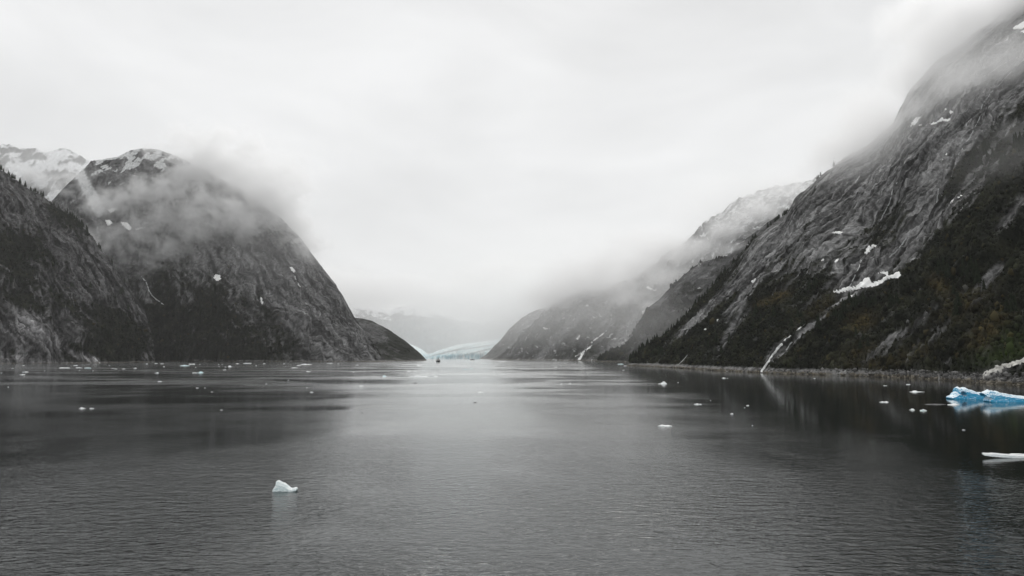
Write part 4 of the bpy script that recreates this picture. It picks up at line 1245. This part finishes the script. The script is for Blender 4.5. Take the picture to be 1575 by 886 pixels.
def cloud(name, label, puffs, voxel=16.0, density=0.02, nscale=0.006, erode=1.5, seed=0.0, stretch=(1, 1, 1), detail=7.0, gain=2.0):
    """vapour: a voxel field made of soft puffs (x, y, z, rx, ry, rz, weight) frayed by noise"""
    P = np.array(puffs, float)
    lo = (P[:, :3] - P[:, 3:6]).min(0) - voxel; hi = (P[:, :3] + P[:, 3:6]).max(0) + voxel
    lo[2] = max(lo[2], 3.0)
    res = np.maximum(((hi - lo) / voxel).astype(int), 4)
    ng = bpy.data.node_groups.new(name + "_field", 'GeometryNodeTree')
    ng.interface.new_socket("Geometry", in_out='OUTPUT', socket_type='NodeSocketGeometry')
    L = ng.links.new
    def val(op, a, b=None, c=None, clamp=False):
        n = ng.nodes.new("ShaderNodeMath"); n.operation = op; n.use_clamp = clamp
        for i, x in enumerate((a, b, c)):
            if x is None: continue
            if isinstance(x, (int, float)): n.inputs[i].default_value = x
            else: L(x, n.inputs[i])
        return n.outputs[0]
    def vec(op, a, b):
        n = ng.nodes.new("ShaderNodeVectorMath"); n.operation = op
        for i, x in enumerate((a, b)):
            if x is None: continue
            if isinstance(x, (tuple, list)): n.inputs[i].default_value = x
            else: L(x, n.inputs[i])
        return n
    pos = ng.nodes.new("GeometryNodeInputPosition").outputs[0]
    acc = None
    for x, y, z, rx, ry, rz, wgt in puffs:
        q = vec('MULTIPLY', vec('SUBTRACT', pos, (x, y, z)).outputs[0], (1 / rx, 1 / ry, 1 / rz)).outputs[0]
        l = vec('LENGTH', q, None).outputs["Value"]
        e = val('MULTIPLY', val('SUBTRACT', 1.0, val('MULTIPLY', l, l), clamp=True), wgt)
        acc = e if acc is None else val('MAXIMUM', acc, e)
    nz = ng.nodes.new("ShaderNodeTexNoise")
    nz.inputs["Scale"].default_value = nscale
    nz.inputs["Detail"].default_value = detail; nz.inputs["Roughness"].default_value = 0.70
    nz.inputs["Distortion"].default_value = 0.6
    L(vec('ADD', vec('MULTIPLY', pos, tuple(stretch)).outputs[0], (seed * 913.0, seed * 411.0, 0)).outputs[0], nz.inputs["Vector"])
    nf = val('MULTIPLY', val('SUBTRACT', nz.outputs["Fac"], 0.56), erode)
    # noise frays only where there is some vapour
    d = val('ADD', acc, nf)
    d = val('MAXIMUM', d, 0.0)
    d = val('MULTIPLY', val('MULTIPLY', d, acc), gain * 1.5, clamp=True)
    vc = ng.nodes.new("GeometryNodeVolumeCube")
    L(d, vc.inputs["Density"])
    vc.inputs["Min"].default_value = tuple(lo); vc.inputs["Max"].default_value = tuple(hi)
    vc.inputs["Resolution X"].default_value = int(res[0]); vc.inputs["Resolution Y"].default_value = int(res[1]); vc.inputs["Resolution Z"].default_value = int(res[2])
    sm = ng.nodes.new("GeometryNodeSetMaterial")
    mat = cloud_mat(density)
    sm.inputs["Material"].default_value = mat
    out = ng.nodes.new("NodeGroupOutput")
    L(vc.outputs[0], sm.inputs["Geometry"]); L(sm.outputs[0], out.inputs[0])
    vol = bpy.data.volumes.new(name)
    vol.materials.append(mat)
    vol.render.space = 'WORLD'; vol.render.step_size = voxel * 1.25
    o = link(bpy.data.objects.new(name, vol))
    md = o.modifiers.new("field", 'NODES'); md.node_group = ng
    tag(o, label, "mist", None, "stuff")
    return o

def puff(px, py, Y, rx, rz, ry=None, w=1.0):
    """a puff centred at a pixel and distance; radii rx, rz in photograph pixels there"""
    c = at(px, py, Y); k = Y / F
    return (c[0], c[1], c[2], rx * k, (ry if ry else max(rx, rz) * k), rz * k, w)

def spuff(r, px, py, rx, rz, ry=None, w=1.0, fwd=40.0):
    """a puff lying against a mountainside where that pixel meets it"""
    P, _n = spot(r, px, py)
    return puff(px, py, P[1] - fwd, rx, rz, ry, w)

cloud("mist", "bank of cloud torn across the face and crest of the rounded mountain", [
    spuff(dome, 130, 290, 50, 40, 130, .6), spuff(dome, 180, 315, 65, 34, 130, .8), spuff(dome, 240, 295, 70, 34, 130, .9), spuff(dome, 290, 275, 65, 44, 130), spuff(dome, 325, 258, 65, 50, 150),
    spuff(dome, 370, 285, 60, 55, 150), spuff(dome, 410, 315, 60, 60, 150), spuff(dome, 445, 350, 50, 44, 130), spuff(dome, 190, 365, 90, 34, 130, .62), spuff(dome, 265, 385, 100, 40, 130, .66), spuff(dome, 235, 410, 70, 24, 110, .5),
    spuff(dome, 300, 360, 45, 45, 120, .75), spuff(dome, 350, 340, 42, 52, 120, .9), spuff(dome, 385, 355, 36, 42, 120, .85), spuff(dome, 250, 340, 90, 44, 130, .6), spuff(dome, 310, 320, 80, 50, 130, .7),
    puff(330, 235, 3800, 130, 55, 350, .62), puff(270, 245, 3740, 70, 30, 220, .5), puff(410, 280, 3600, 110, 70, 300, .62), spuff(left, 140, 375, 40, 34, 120, .6, -350),
    spuff(snowm, 50, 275, 90, 26, 200, .6), spuff(snowm, 110, 300, 50, 50, 200, .6), puff(470, 380, 3350, 50, 46, 130, .8), puff(430, 335, 3480, 60, 44, 160, .9)],
    voxel=8, density=0.020, nscale=0.0105, erode=5.0, seed=1, gain=1.2, stretch=(1.0, 1.0, 1.35))
cloud("mist", "cloud veiling the upper crest of the near right wall", [
    spuff(right, 1300, 235, 75, 42, 90), spuff(right, 1350, 205, 80, 46, 90), spuff(right, 1265, 255, 50, 24, 70, .6), spuff(right, 1400, 120, 65, 60, 100, .8), spuff(right, 1450, 80, 80, 60, 110),
    spuff(right, 1510, 35, 95, 65, 120), spuff(right, 1580, 0, 100, 75, 130), spuff(right, 1650, -40, 120, 90, 140), spuff(right, 1480, 130, 100, 60, 100, .55), spuff(right, 1570, 100, 100, 60, 100, .5),
    spuff(right, 1420, 165, 90, 34, 90, .5), spuff(right, 1560, 205, 80, 30, 70, .35), puff(1330, 175, 1980, 90, 60, 140, .6), puff(1440, 40, 2020, 120, 80, 150, .8)],
    voxel=8, density=0.019, nscale=0.012, erode=2.6, seed=2, gain=1.1)
cloud("mist", "low cloud pouring over the hazy mountainside beyond the near right wall", [
    spuff(wall_b, 850, 455, 70, 34, 220, .9), spuff(wall_b, 900, 442, 75, 40, 240), spuff(wall_b, 950, 445, 60, 30, 200, .85), spuff(wall_b, 985, 420, 60, 38, 220), spuff(wall_b, 970, 460, 55, 20, 150, .75),
    spuff(wall_b, 1020, 395, 65, 40, 220), spuff(wall_b, 1035, 430, 60, 24, 160, .85), spuff(wall_b, 1075, 390, 60, 36, 180), spuff(wall_b, 1120, 360, 60, 38, 180), spuff(wall_b, 1165, 332, 60, 40, 180),
    spuff(wall_b, 1215, 300, 90, 50, 260, .5), puff(1000, 385, 4350, 120, 46, 350, .6), puff(920, 420, 4350, 120, 40, 350, .7), spuff(wall_c, 1005, 470, 34, 13, 90, .7, -200), spuff(wall_c, 1125, 385, 50, 20, 90, .75)],
    voxel=14, density=0.011, nscale=0.0075, erode=3.4, seed=3, gain=1.3)
cloud("mist", "cloud lying along the faint mountain behind the glacier", [
    puff(560, 448, 8200, 90, 34, 900), puff(620, 446, 8600, 90, 30, 900), puff(690, 462, 8600, 90, 30, 900), puff(745, 478, 8400, 80, 26, 800), puff(800, 455, 6800, 75, 36, 800), puff(850, 435, 6000, 75, 36, 700),
    puff(500, 435, 8200, 80, 34, 900), puff(780, 430, 8000, 120, 46, 900, .8)],
    voxel=40, density=0.0022, nscale=0.0028, erode=1.4, seed=4, gain=1.4)
cloud("mist", "pale mist thickening toward the head of the fjord", [
    (700, 6300, 100, 2600, 3900, 1000, 1.0), (-200, 8600, 200, 3200, 2600, 1000, 1.0)],
    voxel=120, density=0.00046, nscale=0.0012, erode=0.4, seed=5, detail=2, gain=1.0)
cloud("mist", "thin veil of mist hanging before the upper slabs of the near right wall", [
    spuff(right, 1380, 215, 230, 120, 260, 1.0, 100), spuff(right, 1500, 120, 220, 140, 260, 1.0, 100), spuff(right, 1560, 250, 120, 70, 160, .6, 60)],
    voxel=25, density=0.0019, nscale=0.004, erode=0.9, seed=6, detail=4, gain=1.0)
cloud("mist", "thin veil of mist before the upper face of the rounded mountain", [
    spuff(dome, 330, 330, 230, 110, 320, 1.0, 120), spuff(dome, 430, 400, 130, 110, 260, .7, 100), spuff(snowm, 60, 265, 150, 60, 350, 1.6, 200)],
    voxel=32, density=0.0011, nscale=0.003, erode=0.9, seed=7, detail=4, gain=1.0)
cloud("mist", "thin veil of mist before the hazy mountainside across the channel", [
    spuff(wall_b, 880, 490, 200, 90, 520, 1.0, 250), spuff(wall_b, 1000, 450, 200, 110, 520, 1.0, 250), spuff(wall_c, 1050, 440, 140, 80, 200, .6, 40), spuff(wall_c, 1000, 500, 140, 70, 220, 1.0, 160), spuff(wall_b, 1150, 320, 180, 80, 500, 1.3, 150)],
    voxel=45, density=0.0011, nscale=0.003, erode=0.7, seed=8, detail=4, gain=1.0)

# ------------------------------------------------------------------ haze in the air
def box_mesh(name, lo, hi, mat):
    x0, y0, z0 = lo; x1, y1, z1 = hi
    V = [(x0, y0, z0), (x1, y0, z0), (x1, y1, z0), (x0, y1, z0), (x0, y0, z1), (x1, y0, z1), (x1, y1, z1), (x0, y1, z1)]
    Q = [(0, 3, 2, 1), (4, 5, 6, 7), (0, 1, 5, 4), (1, 2, 6, 5), (2, 3, 7, 6), (3, 0, 4, 7)]
    return mesh_obj(name, V, Q, mat)

def haze_mat(density):
    m = bpy.data.materials.new("haze_air"); m.use_nodes = True
    nt = m.node_tree; nt.nodes.clear()
    o = N(nt, "ShaderNodeOutputMaterial"); v = N(nt, "ShaderNodeVolumePrincipled")
    v.inputs["Color"].default_value = (1, 1, 1, 1)
    v.inputs["Density"].default_value = density
    v.inputs["Anisotropy"].default_value = 0.3
    nt.links.new(v.outputs[0], o.inputs["Volume"])
    return m

haze = box_mesh("haze", (-5700, -1000, -31), (5700, 12100, 1700), haze_mat(1.7e-5))
tag(haze, "thin pale haze filling the air of the whole fjord", "haze", None, "stuff")
